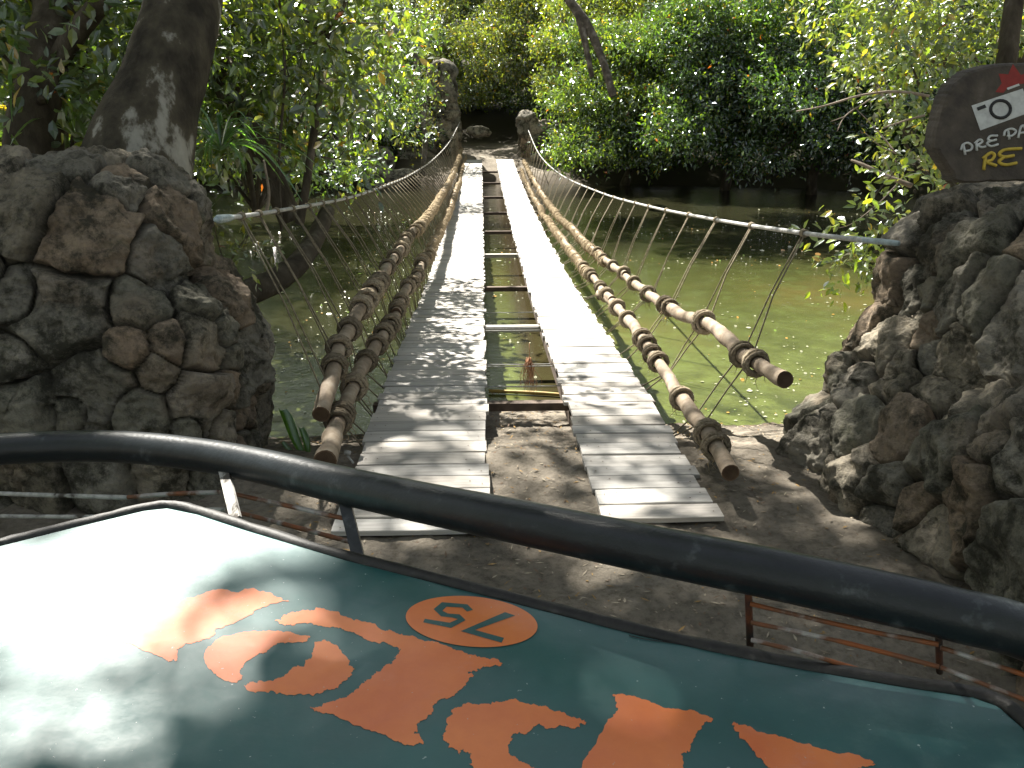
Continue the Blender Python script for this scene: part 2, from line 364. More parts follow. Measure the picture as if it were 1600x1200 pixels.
# ------------------------------------------------------------------ rock walls
def rays_exit(cn, D, blobs, rmax):
    K = 70; rr = np.linspace(.05, rmax, K); best = np.full(len(D), .3)
    for (bc, bh, e) in blobs:
        bc = np.array(bc) - cn; bh = np.array(bh)
        f_prev = None
        for k in range(K):
            p = D * rr[k] - bc
            f = (np.abs(p / bh) ** e).sum(1) ** (1 / e)
            if f_prev is not None:
                ex = (f_prev < 1) & (f >= 1)
                rx = rr[k - 1] + (1 - f_prev) / (f - f_prev + 1e-9) * (rr[k] - rr[k - 1])
                best = np.where(ex, np.maximum(best, rx), best)
            f_prev = f
    return best
def mesh_normals(V, F):
    fn = np.cross(V[F[:, 2]] - V[F[:, 0]], V[F[:, 3]] - V[F[:, 1]]); vn = np.zeros_like(V)
    for k in range(4): np.add.at(vn, F[:, k], fn)
    return vn / (np.linalg.norm(vn, axis=1)[:, None] + 1e-12)
STONE_COLS = [(.34, .30, .23), (.38, .35, .29), (.37, .29, .21), (.30, .28, .23), (.34, .27, .20), (.28, .265, .21), (.42, .37, .29)]
def rockmass(cn, stretch, blobs, seeds_px, parent, name='masonry', nu=820, nv=390, zs=1.0, A=.10, spacing=.34, seed=1, front=None):
    cn = np.array(cn, float)
    u = np.linspace(0, 2 * math.pi, nu, endpoint=False); v = np.linspace(.02, math.pi - .25, nv)
    U, Vv = np.meshgrid(u, v)
    D = np.stack([np.sin(Vv) * np.cos(U), np.sin(Vv) * np.sin(U), np.cos(Vv)], -1).reshape(-1, 3) * np.array(stretch)
    D /= np.linalg.norm(D, axis=1)[:, None]
    r = rays_exit(cn, D, blobs, 1.15 * max(np.abs(np.array(b[0]) - cn).max() + max(b[1]) for b in blobs) * 1.2)
    # relax the union's steps a little
    r = r.reshape(nv, nu)
    for _ in range(3): r = (r * 2 + np.roll(r, 1, 1) + np.roll(r, -1, 1) + np.vstack([r[:1], r[:-1]]) + np.vstack([r[1:], r[-1:]])) / 6
    r = r.ravel(); P = cn + D * r[:, None]
    j = np.arange(nu); ii = []
    F = np.stack([(np.arange(nv - 1)[:, None] * nu + j[None]).ravel(), ((np.arange(nv - 1)[:, None] + 1) * nu + j[None]).ravel(),
                  ((np.arange(nv - 1)[:, None] + 1) * nu + (j[None] + 1) % nu).ravel(), (np.arange(nv - 1)[:, None] * nu + (j[None] + 1) % nu).ravel()], 1)
    Nn = mesh_normals(P, F)
    if (Nn * D).sum(1).mean() < 0: Nn = -Nn; 
    P = P + Nn * (fbm(P, .9, 3, seed) * .22)[:, None]
    px, py, pz = proj(P); facing = ((CAM - P) * Nn).sum(1) > 0
    S = []; W = []
    for (sx_, sy_, sr) in seeds_px:
        dd = (px - sx_) ** 2 + (py - sy_) ** 2 + (pz * 14) ** 2 + (~facing) * 1e8
        k = int(np.argmin(dd)); S.append(P[k]); W.append(max(.05, sr / FPX * pz[k]))
    rg = np.random.default_rng(seed)
    cand = P[rg.choice(len(P), 6000, replace=False)]
    for cpt in cand:
        if len(S) > 260: break
        if len(S) and np.min(np.linalg.norm(np.array(S) - cpt, axis=1) / (np.array(W) + .5 * spacing)) < 1.0: continue
        S.append(cpt); W.append(spacing * rg.uniform(.35, .6))
    S = np.array(S, np.float32); W = np.array(W, np.float32)
    jit = np.stack([fbm(P, 2.6, 3, seed + 20), fbm(P, 2.6, 3, seed + 30), fbm(P, 2.6, 3, seed + 40)], -1) * .07
    jit += np.stack([vnoise(P, 11, seed + 21), vnoise(P, 11, seed + 31), vnoise(P, 11, seed + 41)], -1) * .02
    Q = (P + jit).astype(np.float32); sc = np.array([1, 1, zs], np.float32)
    F1 = np.empty(len(P)); F2 = np.empty(len(P)); I1 = np.empty(len(P), int)
    for a in range(0, len(P), 20000):
        d = np.linalg.norm((Q[a:a + 20000, None] - S[None]) * sc, axis=2) / W
        o = np.argpartition(d, 1, axis=1)[:, :2]; dd = np.take_along_axis(d, o, 1); sw = dd[:, 0] > dd[:, 1]
        F1[a:a + 20000] = dd.min(1); F2[a:a + 20000] = dd.max(1); I1[a:a + 20000] = np.where(sw, o[:, 1], o[:, 0])
    gcell = F2 - F1; w_ = W[I1]
    prof = np.sqrt(np.clip(gcell / .8, 0, 1)) * .38 + smooth01(gcell / .2) * .62
    off = rg.uniform(-.35, .5, len(S))[I1]
    tilt = rg.normal(0, .28, (len(S), 3))[I1]; loc = P - S[I1]
    h = np.minimum(A, w_ * .75) * (prof - .5 + off * smooth01(gcell / .25)) + (tilt * loc).sum(1) * smooth01(gcell / .3) * .55
    Pc = P + (rg.uniform(-9, 9, (len(S), 3))[I1])
    h = h + np.abs(fbm(Pc, 2.8, 3, seed + 50)) * -.13 + .02 + fbm(P, 6.5, 5, seed + 60) * .06 - np.abs(fbm(Pc, 10, 4, seed + 65)) * .05 - np.clip(fbm(P, 24, 4, seed + 70), 0, 1) * .035
    P2 = P + Nn * h[:, None]
    cidx = rg.integers(0, len(STONE_COLS), len(S)); C = np.array(STONE_COLS)[cidx][I1]
    C = C * (1 + .5 * fbm(P, 6, 4, seed + 80))[:, None]
    pink = smooth01((fbm(P, 2.0, 3, seed + 90) - .12) / .25)[:, None]; C = C * (1 - pink * .3) + np.array([.36, .24, .16]) * pink * .3
    mort = smooth01(gcell / .13)[:, None]; C = C * mort + np.array([.07, .06, .045]) * (1 - mort)
    o = fast_mesh(name, P2, F[:, ::-1] if False else F, M_rock, (C * .68).clip(.01, .6), parent=parent, smooth=True)
    return o

LW = thing('stone_wall', (-3.9, 5.9, 0), 'tall dark limestone wall at the left of the bridge entrance with a grey boulder on top', 'wall')
rockmass((-3.7, 6.15, .9), (1.9, 1, 1.0), [
    ((-4.75, 6.2, .3), (2.66, 1.15, 1.1), 4), ((-4.9, 6.1, .75), (2.35, 1.1, 1.0), 3.2), ((-2.68, 5.9, .1), (.74, .85, 1.12), 3.4),
    ((-3.05, 6.1, .85), (.74, .8, 1.12), 3.2)],
    [(50, 310, 62), (140, 335, 70), (190, 290, 42), (205, 262, 36), (265, 256, 35), (259, 400, 48), (322, 325, 30), (328, 375, 26), (319, 450, 45),
     (219, 480, 45), (94, 500, 66), (328, 528, 45), (265, 530, 32), (375, 497, 35), (403, 450, 20), (410, 512, 26), (390, 553, 20), (194, 544, 35),
     (147, 606, 66), (316, 628, 48), (37, 622, 48), (106, 645, 30), (212, 645, 42), (366, 672, 30), (297, 675, 25), (406, 644, 26), (247, 581, 30),
     (384, 615, 25), (416, 690, 25), (20, 560, 40), (20, 460, 35), (60, 760, 50), (160, 760, 50), (250, 755, 45), (330, 750, 40), (420, 755, 40)],
    LW, seed=11, A=.11, spacing=.36)
RW = thing('stone_wall', (3.3, 5.0, 0), 'rough brown limestone wall at the right of the bridge entrance below the painted sign', 'wall')
rockmass((3.15, 4.9, .55), (1.0, 1.2, 1.0), [
    ((3.8, 4.7, .75), (1.26, 1.9, 1.12), 3.4), ((2.72, 5.5, .22), (.50, .7, .80), 2.6), ((2.42, 5.6, -.25), (.50, .62, .62), 2.4),
    ((3.15, 3.5, .1), (1.08, 1.4, 1.0), 3), ((2.78, 4.85, -.15), (.86, 1.15, .88), 2.6), ((3.3, 5.3, 1.0), (.58, .7, .85), 3)],
    [(1506, 366, 62), (1465, 310, 35), (1420, 344, 30), (1570, 332, 45), (1409, 460, 25), (1487, 467, 35), (1450, 460, 22), (1525, 475, 35),
     (1442, 527, 25), (1442, 565, 26), (1360, 535, 50), (1412, 580, 36), (1337, 580, 40), (1495, 580, 45), (1570, 512, 45), (1262, 707, 45),
     (1333, 668, 35), (1333, 747, 45), (1397, 690, 40), (1473, 707, 58), (1375, 752, 42), (1544, 690, 30), (1580, 634, 48), (1431, 775, 35),
     (1515, 789, 48), (1307, 789, 30), (1352, 825, 38), (1448, 840, 42), (1500, 634, 42)],
    RW, seed=23, A=.11, spacing=.50, zs=.62)
# stone gateposts at the far end of the bridge
FL = thing('stone_pillar', (-2.2, 38.6, 0), 'tall narrow stone pillar at the far left end of the bridge', 'pillar')
rockmass((-2.3, 38.8, .9), (1, .8, 1), [((-2.75, 38.9, .4), (1.35, .9, 1.5), 2.6), ((-1.75, 38.7, .9), (.5, .55, 1.3), 3), ((-1.95, 38.9, 2.4), (.62, .5, 1.5), 3)],
    [], FL, nu=160, nv=110, seed=31, A=.13, spacing=.55)
FR = thing('stone_pillar', (1.95, 38.6, 0), 'low mossy stone pillar at the far right end of the bridge', 'pillar')
rockmass((2.1, 38.7, .4), (1, .8, 1), [((2.3, 38.7, .2), (.95, .8, 1.35), 2.6), ((1.75, 38.6, .7), (.45, .5, 1.2), 3)], [], FR, nu=150, nv=90, seed=37, A=.12, spacing=.5)
# loose boulders on the left far bank and in the shadow
def boulder(px, py, y, r, label, sq=(1, .8, .7), seed=0):
    c = gy(px, py, y); n = 28; u = np.linspace(0, 2 * math.pi, n * 2, endpoint=False); v = np.linspace(0.01, math.pi - .01, n)
    U, Vv = np.meshgrid(u, v); D = np.stack([np.sin(Vv) * np.cos(U), np.sin(Vv) * np.sin(U), np.cos(Vv)], -1).reshape(-1, 3)
    h = 1 + fbm(D, 1.1, 4, seed) * .8 + np.abs(fbm(D, 3, 3, seed + 4)) * .2; P = c + D * h[:, None] * r * np.array(sq)
    nu = 2 * n; j = np.arange(nu); I = np.arange(n - 1)[:, None] * nu
    F = np.stack([(I + j).ravel(), (I + nu + j).ravel(), (I + nu + (j + 1) % nu).ravel(), (I + (j + 1) % nu).ravel()], 1)
    o = fast_mesh('boulder', P, F, M_rock, np.tile((.36, .33, .28), (len(P), 1)), org=tuple(c), smooth=True)
    meta(o, label, 'boulder', 'boulders on the far bank')
boulder(592, 257, 37, .85, 'upright pale boulder on the far left bank of the pond', (.8, .8, .95), 3)
boulder(612, 283, 35.2, .8, 'low pale boulder at the waterline of the far left bank', (1.25, .8, .5), 5)
boulder(748, 206, 42, .42, 'rounded boulder beside the path behind the far left pillar', (1.1, .8, .6), 8)
boulder(640, 255, 38.5, .9, 'dark boulder at the foot of the far left pillar', (1, .8, .8), 9)
boulder(870, 245, 38.2, 1.0, 'shaded boulder at the foot of the far right pillar', (1, .8, .7), 12)

# ------------------------------------------------------------------ bridge
BR = thing('rope_bridge', (0, 4.75, 0), 'long sagging plank bridge of two wheel tracks with rope and log railings', 'bridge')
_dy = np.array([3.5, 4.8, 6.2, 7.2, 8.1, 9.6, 11.5, 13.9, 18, 22.8, 28, 32.8, 37.5]); _dz = np.array([.0, 0, -.01, -.04, -.09, -.18, -.29, -.40, -.46, -.46, -.38, -.26, -.06])
yy_ = np.linspace(3.5, 37.5, 400); zz_ = np.interp(yy_, _dy, _dz); kk = np.hanning(31); kk /= kk.sum()
zz_s = np.convolve(np.pad(zz_, 15, mode='edge'), kk, 'valid')
def deck(y): return float(np.interp(y, yy_, zz_s))
def plank_track(x0, x1, y0, y1, sd, f0, f1):
    r = random.Random(sd); mb = MB(); y = y0
    while y < y1:
        w_ = r.uniform(.15, .225); gap = r.uniform(.005, .02)
        z = deck(y + w_ / 2); sl = (deck(y + w_) - deck(y)) / w_
        q_ = min(1, max(0, (y - 15) / 22)); a = x0 + (f0 - x0) * q_ + r.uniform(-.02, .02); b_ = x1 + (f1 - x1) * q_ + r.uniform(-.02, .025)
        t = r.uniform(.70, 1.1); wr = r.uniform(-.02, .03); cc = (t * (1 + wr), t, t * (1 - wr))
        nseg = 6; Vt = []
        cup = r.uniform(-.003, .004); tw = r.uniform(-.006, .006); hz = r.uniform(-.003, .003); sk = r.uniform(-.006, .006)
        for i in range(nseg + 1):
            u = i / nseg; x = a + (b_ - a) * u; e = r.uniform(-.002, .002)
            zz = z + hz + tw * (u - .5) + cup * math.sin(u * 3.14) 
            ys, ye = y + sk * (u - .5) + e, y + w_ - gap + sk * (u - .5) + r.uniform(-.002, .002)
            Vt += [(x, ys, zz - sl * w_ / 2 - .032), (x, ys, zz - sl * w_ / 2 - .003), (x, ys + .004, zz - sl * w_ / 2), (x, ye - .004, zz + sl * w_ / 2), (x, ye, zz + sl * w_ / 2 - .003), (x, ye, zz + sl * w_ / 2 - .032)]
        Fx = [(6 * i + j, 6 * i + (j + 1) % 6, 6 * i + 6 + (j + 1) % 6, 6 * i + 6 + j) for i in range(nseg) for j in range(6)]
        Fx += [(5, 4, 3, 2, 1, 0), tuple(6 * nseg + j for j in range(6))]
        mb.add(Vt, Fx, cc); y += w_
        for xx in (a + .05, a + .13, b_ - .05, b_ - .13):      # nail heads
            if r.random() < .85:
                yc = y - w_ / 2 - gap / 2 + r.uniform(-.05, .05); th = np.arange(5) / 5 * 6.283
                mb.add(np.stack([xx + .006 * np.cos(th), yc + .006 * np.sin(th), np.full(5, z + hz + .0055 + abs(sl) * w_ / 2)], 1), [tuple(range(5))], (.25, .18, .14))
    return mb.build('plank_track', M_plank, BR, smooth=False)
plank_track(-1.15, -.25, 4.5, 37.3, 3, -1.02, -.27)
plank_track(.42, 1.14, 4.6, 37.3, 5, .33, 1.03)
# crossbeams and stringers
for y in [7.0, 10.35, 13.4, 16.8, 20, 23.4, 26.8, 30.5, 34]:
    mb = MB(); z = deck(y) - .075 - .032
    box(mb, (0, y, z), (2.42, .085, .07)); o = mb.build('crossbeam', M_plank if y in (10.35, 16.8) else M_beam, BR, smooth=False)
for x in (-1.08, -.42, .52, 1.06):
    mb = MB(); ys = np.linspace(4.9, 37.3, 60)
    for a, b_ in zip(ys[:-1], ys[1:]):
        za, zb = deck(a) - .17 - .06, deck(b_) - .17 - .06; h = .06; q = .05
        V8 = [(x - q, a, za - h), (x + q, a, za - h), (x + q, a, za + h), (x - q, a, za + h), (x - q, b_, zb - h), (x + q, b_, zb - h), (x + q, b_, zb + h), (x - q, b_, zb + h)]
        mb.add(V8, [(0, 1, 5, 4), (1, 2, 6, 5), (2, 3, 7, 6), (3, 0, 4, 7)])
    mb.build('stringer', M_beam, BR, smooth=False)
# steel wires crossing under the tracks
for y in (10.0, 10.15, 11.2, 8.2, 8.28, 7.45):
    mb = MB(); z = deck(y) - .05; tube(mb, [(-1.2, y, z), (0, y + .02, z - .02), (1.2, y - .02, z)], .006, 5)
    mb.build('tie_wire', M_cable, BR)

def xyz_path(pts, n=6): return catmull([up(*p) for p in pts], n)
def at_y(path, y):
    return np.array([np.interp(y, path[:, 1], path[:, 0]), y, np.interp(y, path[:, 1], path[:, 2])])
rope_L = np.array([up(338, 343, 5.2), up(430, 330, 7.0), up(545, 309, 10), up(600, 291, 13.5), up(640, 274, 18.5), up(676, 250, 25), up(702, 222, 31), up(719, 190, 37.2)])
rope_R = np.array([up(1400, 380, 5.2), up(1261, 365, 6.0), up(1117, 343, 8.4), up(1008, 321, 12), up(936, 300, 16.8), up(875, 272, 23.5), up(842, 240, 30), up(824, 200, 37.2)])
rope_L = catmull(rope_L, 10); rope_R = catmull(rope_R, 10)
for rp, s in ((rope_L, 0), (rope_R, 1)):
    mb = MB(); tube(mb, rp, [.016, .016], 8, (1.1, 1.1, 1.1)); cb = mb.build('hand_cable', M_cable, BR)
    mb = MB(); e = rp[0]; d = rp[3] - rp[0]; d /= np.linalg.norm(d)
    tube(mb, [e - d * .02, e + d * .06, e + d * .3, e + d * .42], [.014, .027, .025, .018] if s == 0 else [.016, .019, .019, .016], 10, (.9, 1.1, 1.2)); mb.build('cable_sleeve', M_cable, BR)
poleU_L = np.array([up(503, 645, 5.9), up(522, 590, 6.4), up(542, 530, 7.1), up(575, 462, 8.4), up(622, 398, 10.8), up(655, 356, 13.8), up(684, 315, 19), up(700, 288, 25), up(714, 255, 33), up(720, 232, 37.5)])
poleL_L = np.array([up(502, 725, 5.3), up(525, 655, 6.1), up(548, 610, 6.8), up(580, 555, 7.8), up(612, 500, 9.0), up(645, 440, 11.2), up(672, 393, 14), up(697, 340, 19), up(711, 303, 25), up(721, 272, 32), up(728, 245, 37.5)])
poleU_R = np.array([up(1228, 594, 5.5), up(1165, 563, 6.2), up(1140, 535, 6.6), up(1108, 513, 7.1), up(1045, 481, 8.5), up(1012, 459, 9.7), up(940, 405, 13.6), up(900, 365, 17), up(862, 325, 22), up(836, 285, 29), up(818, 250, 37)])
poleL_R = np.array([up(1142, 742, 5.35), up(1100, 682, 6.0), up(1078, 640, 6.6), up(1060, 605, 7.1), up(1018, 552, 8.1), up(985, 505, 9.3), up(935, 448, 12.4), up(885, 385, 16.5), up(850, 337, 22), up(827, 297, 29), up(812, 262, 37)])
def lashing(pole_obj, path, i, r, seed, col, wraps=3, tuft=True):
    rr = random.Random(seed); c = path[i]; T = path[min(i + 1, len(path) - 1)] - path[max(i - 1, 0)]; T /= np.linalg.norm(T)
    a = np.cross(T, (0, 0, 1)); a /= np.linalg.norm(a); b_ = np.cross(T, a); mb = MB(); rw = rr.uniform(.0125, .0165)
    tot = wraps * 14; pts = []
    for k in range(tot + 1):
        th = k / 14 * 2 * math.pi; q = r + rw * .8 + rr.uniform(-.002, .006)
        pts.append(c + T * ((k / tot - .5) * wraps * rw * 2.1 + rr.uniform(-.002, .002)) + q * (math.cos(th) * a + math.sin(th) * b_))
    tube(mb, pts, [rw, rw], 6, col, wob=.5, ws=60)
    if wraps > 2:            # a second, untidy layer
        t2 = (wraps - 1) * 12; pts = []
        for k in range(t2 + 1):
            th = k / 12 * 2 * math.pi + 1; q = r + rw * 2.3 + rr.uniform(-.003, .005)
            pts.append(c + T * ((k / t2 - .5) * (wraps - 1) * rw * 2.0 + .006 * math.sin(th * .5)) + q * (math.cos(th) * a + math.sin(th) * b_))
        tube(mb, pts, [rw * .9, rw * .9], 6, tuple(np.array(col) * rr.uniform(.8, 1.25)), wob=.5, ws=60)
    for sgn in (-1, 1):      # crossing turns
        pts = [c + T * sgn * rw * wraps * math.sin(k / 14 * 6.283 + .5) + (r + rw * 1.8) * (math.cos(k / 14 * 6.283) * a + math.sin(k / 14 * 6.283) * b_) for k in range(15)]
        tube(mb, pts, [rw * .9] * 2, 6, col, wob=.5, ws=60, cap=False)
    if tuft:
        for _ in range(rr.randint(7, 16)):
            ta = rr.uniform(0, 6.283); p0 = c + (math.cos(ta) * a + math.sin(ta) * b_) * (r + rw) + T * rr.uniform(-.03, .03); L = rr.uniform(.02, .11) * (1 if p0[2] < c[2] else .5)
            p1 = p0 + (p0 - c) * rr.uniform(.1, .6) + np.array([rr.uniform(-.03, .03), rr.uniform(-.03, .03), -L]); pm = (p0 + p1) / 2 + np.array([rr.uniform(-.03, .03), 0, 0])
            tube(mb, [p0, pm, p1], [.004, .0015], 4, (1.3, 1.25, 1.1))
    mb.build('rope_lashing', M_rope, pole_obj)
def pole(raw, r, breaks, name='railing_log', lash_step=1.1, seed=0, col=(1, 1, 1), dense=False, first=.35):
    P = catmull(raw, 8); L = np.concatenate([[0], np.cumsum(np.linalg.norm(np.diff(P, axis=0), axis=1))])
    tt = np.arange(0, L[-1], .09); P = np.stack([np.interp(tt, L, P[:, k]) for k in range(3)], 1)
    jit = np.stack([fbm(P, .9, 3, seed + k) for k in range(3)], -1) * .06; jit[:, 1] = 0; jit += np.stack([fbm(P, 2.6, 2, seed + 30 + k) for k in range(3)], -1) * (.022, 0, .022)
    P = P + jit; n = len(P); cuts = [0] + [int(b_ * n) for b_ in breaks] + [n - 1]
    logs = []
    for q in range(len(cuts) - 1):
        a, b_ = max(0, cuts[q] - (6 if q else 0)), cuts[q + 1]
        seg = P[a:b_ + 1].copy(); sg = .03 if q % 2 else 0
        seg[:, 2] += sg; mb = MB(); rr = r * (1 - .12 * (q % 2))
        knots = 1 + .16 * np.clip(fbm(seg, 2.3, 2, seed + 9 + q), -.2, .6) * 2
        tube(mb, seg, rr * knots * np.linspace(1.02, .9, len(seg)), 14, col, wob=.2, ws=9, seed=seed, cutcol=(.42, .33, .27))
        lg = mb.build(name, M_pole, BR); logs.append((a, b_, lg, seg, rr))
    d = first; k = 0; pos = []
    while d < tt[-1] - .3:
        i = int(d / .09); 
        for (a, b_, lg, seg, rr) in logs:
            if a <= i <= b_: li = (lg, seg, i - a, rr)
        g_ = random.Random(seed * 100 + k)
        if len(pos) < 52:
            lashing(li[0], li[1], li[2], li[3] * 1.06, seed * 100 + k, tuple(np.array((1, 1, 1)) * g_.uniform(.55, 1.15)), wraps=g_.choice([3, 4, 5]) if dense else g_.choice([2, 3]))
        if P[i][1] > 13.5: break
        pos.append(P[i]); d += lash_step * (g_.choice([.3, .8, 1.1, 1.5]) if dense else g_.choice([.35, 1, 1.2, 1.35])) * (1 if d < 9 else (1.0 if not dense else 1.1)); k += 1
    # beyond the near logs the rails are wound with shaggy rope
    i0 = int(np.searchsorted(P[:, 1], 13.0)); mb = MB(); g_ = random.Random(seed + 500); Q = P[i0:]; T = np.gradient(Q, axis=0); T /= np.linalg.norm(T, axis=1)[:, None]
    L2 = len(Q) * .09; nt_ = int(L2 / .11) * 10; pts = []
    for k in range(nt_):
        u = k / nt_ * (len(Q) - 1.01); i = int(u); c = Q[i] + (Q[i + 1] - Q[i]) * (u - i); th = k / 10 * 6.283
        aa = np.cross(T[i], (0, 0, 1)); aa /= np.linalg.norm(aa); bb = np.cross(T[i], aa); pts.append(c + (r * 1.15 + g_.uniform(-.004, .012) + .03 * max(-.1, float(vnoise(c[None], 4.0, seed)[0]))) * (math.cos(th) * aa + math.sin(th) * bb))
    tube(mb, pts, [.018, .018], 5, (1.1, 1.05, .95), wob=.6, ws=40)
    for k in range(800):
        c = pts[g_.randrange(len(pts))]; e = c + np.array([g_.uniform(-.07, .07), g_.uniform(-.06, .06), g_.uniform(-.12, .05)]); tube(mb, [c, (c + e) / 2 + (0, 0, .01), e], [.007, .003], 4, (1.25, 1.2, 1.1))
    mb.build('rope_winding', M_rope, BR)
    return P, pos
PUL, qUL = pole(poleU_L, .061, [.12, .28, .5, .75], lash_step=.5, seed=1, dense=True, first=.75)
PLL, qLL = pole(poleL_L, .059, [.14, .32, .5, .75], lash_step=.5, seed=2, dense=True, first=.85)
PUR, qUR = pole(poleU_R, .053, [.2, .38, .6, .8], lash_step=.8, seed=3, first=.55)
PLR, qLR = pole(poleL_R, .056, [.19, .4, .6, .8], lash_step=.75, seed=4, first=.5)
mb = MB(); e = at_y(PLR, 11.9); tube(mb, [e + (0, .05, .02), e + (-.05, -.16, -.02), e + (-.06, -.3, -.04)], [.04, .045, .04], 10, (.9, .9, .9)); mb.build('railing_log', M_pole, BR)
# hangers: two strands from the cable, past both logs, to the deck edge
for side in (0, 1):
    rp, pu, pl = (rope_L, PUL, PLL) if side == 0 else (rope_R, PUR, PLR); ex = -1.15 if side == 0 else 1.14
    y = 6.0; k = 0
    while y < 36.8:
        rr = random.Random(side * 77 + k); mb = MB(); top = at_y(rp, y)
        sp = rr.uniform(.05, .10); th = .0065 if y < 14 else .0075
        for s in (-1, 1):
            yu = y + s * sp + rr.uniform(-.03, .03); pu_ = at_y(pu, yu); pl_ = at_y(pl, yu + rr.uniform(-.1, .1)); dk = np.array([ex, yu + rr.uniform(-.12, .12), deck(yu) - .03])
            off = np.array([.05 * (-1 if side == 0 else 1), 0, 0])
            mid = (top + pu_) / 2 + np.array([rr.uniform(-.012, .012), rr.uniform(-.01, .01), 0])
            tube(mb, [top + (0, s * .018, 0), mid, pu_ + off, (pu_ + pl_) / 2 + off * .8, pl_ + off, dk], [th, th], 5)
        # knot over the cable
        thk = np.arange(9) / 8 * 6.283
        for q in (-.02, 0, .02): tube(mb, [top + np.array([.024 * math.cos(t), q, .024 * math.sin(t)]) for t in thk], [.007, .007], 5, cap=False)
        mb.build('hanger_rope', M_hang, BR); y += rr.uniform(.5, .68) if side == 0 else rr.uniform(1.08, 1.2); k += 1
# slanted anchor stays near the left entrance
# end bolts at left near corner
mb = MB(); p = gz(543, 712, .03); tube(mb, [p + (0, 0, 0), p + (.05, -.08, -.02)], .008, 6); tube(mb, [p + (-.02, .02, .02), p + (.02, .0, .02)], .016, 8, wob=.8, ws=50); mb.build('cable_clamp', M_cable, BR)

# ------------------------------------------------------------------ vehicle
HZ = 1.25
VH = thing('safari_truck', (0, 1.2, 0), 'teal open safari truck bonnet with peeling orange lettering and a thick black front rail', 'truck')
edge_px = [(-420, 1000), (-250, 915), (-120, 876), (0, 852), (120, 822), (225, 797), (262, 793), (310, 803), (380, 826), (540, 874), (800, 940), (1000, 992), (1200, 1035), (1400, 1070), (1520, 1088), (1560, 1102), (1600, 1137), (1660, 1230)]
E = np.array([gz(x, y, HZ) for x, y in edge_px]); E = np.vstack([E, E[-1] + (.15, -.8, 0), E[-1] + (.1, -1.6, 0), E[0] + (-.2, -1.9, 0), E[0] + (-.1, -.8, 0)])
def poly_mesh(mb, P, z0, z1=None, col=(1, 1, 1)):
    n = len(P); top = np.array([(p[0], p[1], z0) for p in P])
    if z1 is None: mb.add(top, [tuple(range(n))], col); return
    bot = top.copy(); bot[:, 2] = z1
    mb.add(np.vstack([top, bot]), [tuple(range(n)), tuple(range(n, 2 * n))[::-1]] + [(i, i + n, (i + 1) % n + n, (i + 1) % n) for i in range(n)], col)
def orient(P):
    P = np.asarray(P)[:, :2]; a = np.sum(P[:, 0] * np.roll(P[:, 1], -1) - np.roll(P[:, 0], -1) * P[:, 1]); return P if a > 0 else P[::-1]
mb = MB(); poly_mesh(mb, orient(E), HZ, HZ - .03); hood = mb.build('bonnet', M_hood, VH, smooth=False)
bv = hood.modifiers.new('b', 'BEVEL'); bv.width = .006; bv.segments = 2; bv.limit_method = 'ANGLE'
# body under the bonnet
cE = E[:, :2].mean(0); body = [(cE + (e[:2] - cE) * .96) for e in E]
mb = MB(); poly_mesh(mb, orient(body), HZ - .04, .45); mb.build('body', M_hood, VH, smooth=False)
# rubber trim running round the edge
Et = catmull([e + (0, 0, -.006) for e in E[:18]], 6); Et = Et + np.stack([0 * Et[:, 0], 0 * Et[:, 0], fbm(Et, 9, 3) * .004], 1)
nrm = np.gradient(Et, axis=0); nrm = np.stack([-nrm[:, 1], nrm[:, 0], 0 * nrm[:, 0]], 1); nrm /= np.linalg.norm(nrm, axis=1)[:, None]
mb = MB(); tube(mb, Et + nrm * .017, [.017, .019, .017], 8, wob=.35, ws=35); mb.build('rubber_trim', M_rubber, VH)
mb = MB(); tube(mb, Et + nrm * .035 - (0, 0, .012), [.012, .014, .012], 8, wob=.5, ws=30); mb.build('rubber_trim', M_rubber, VH)

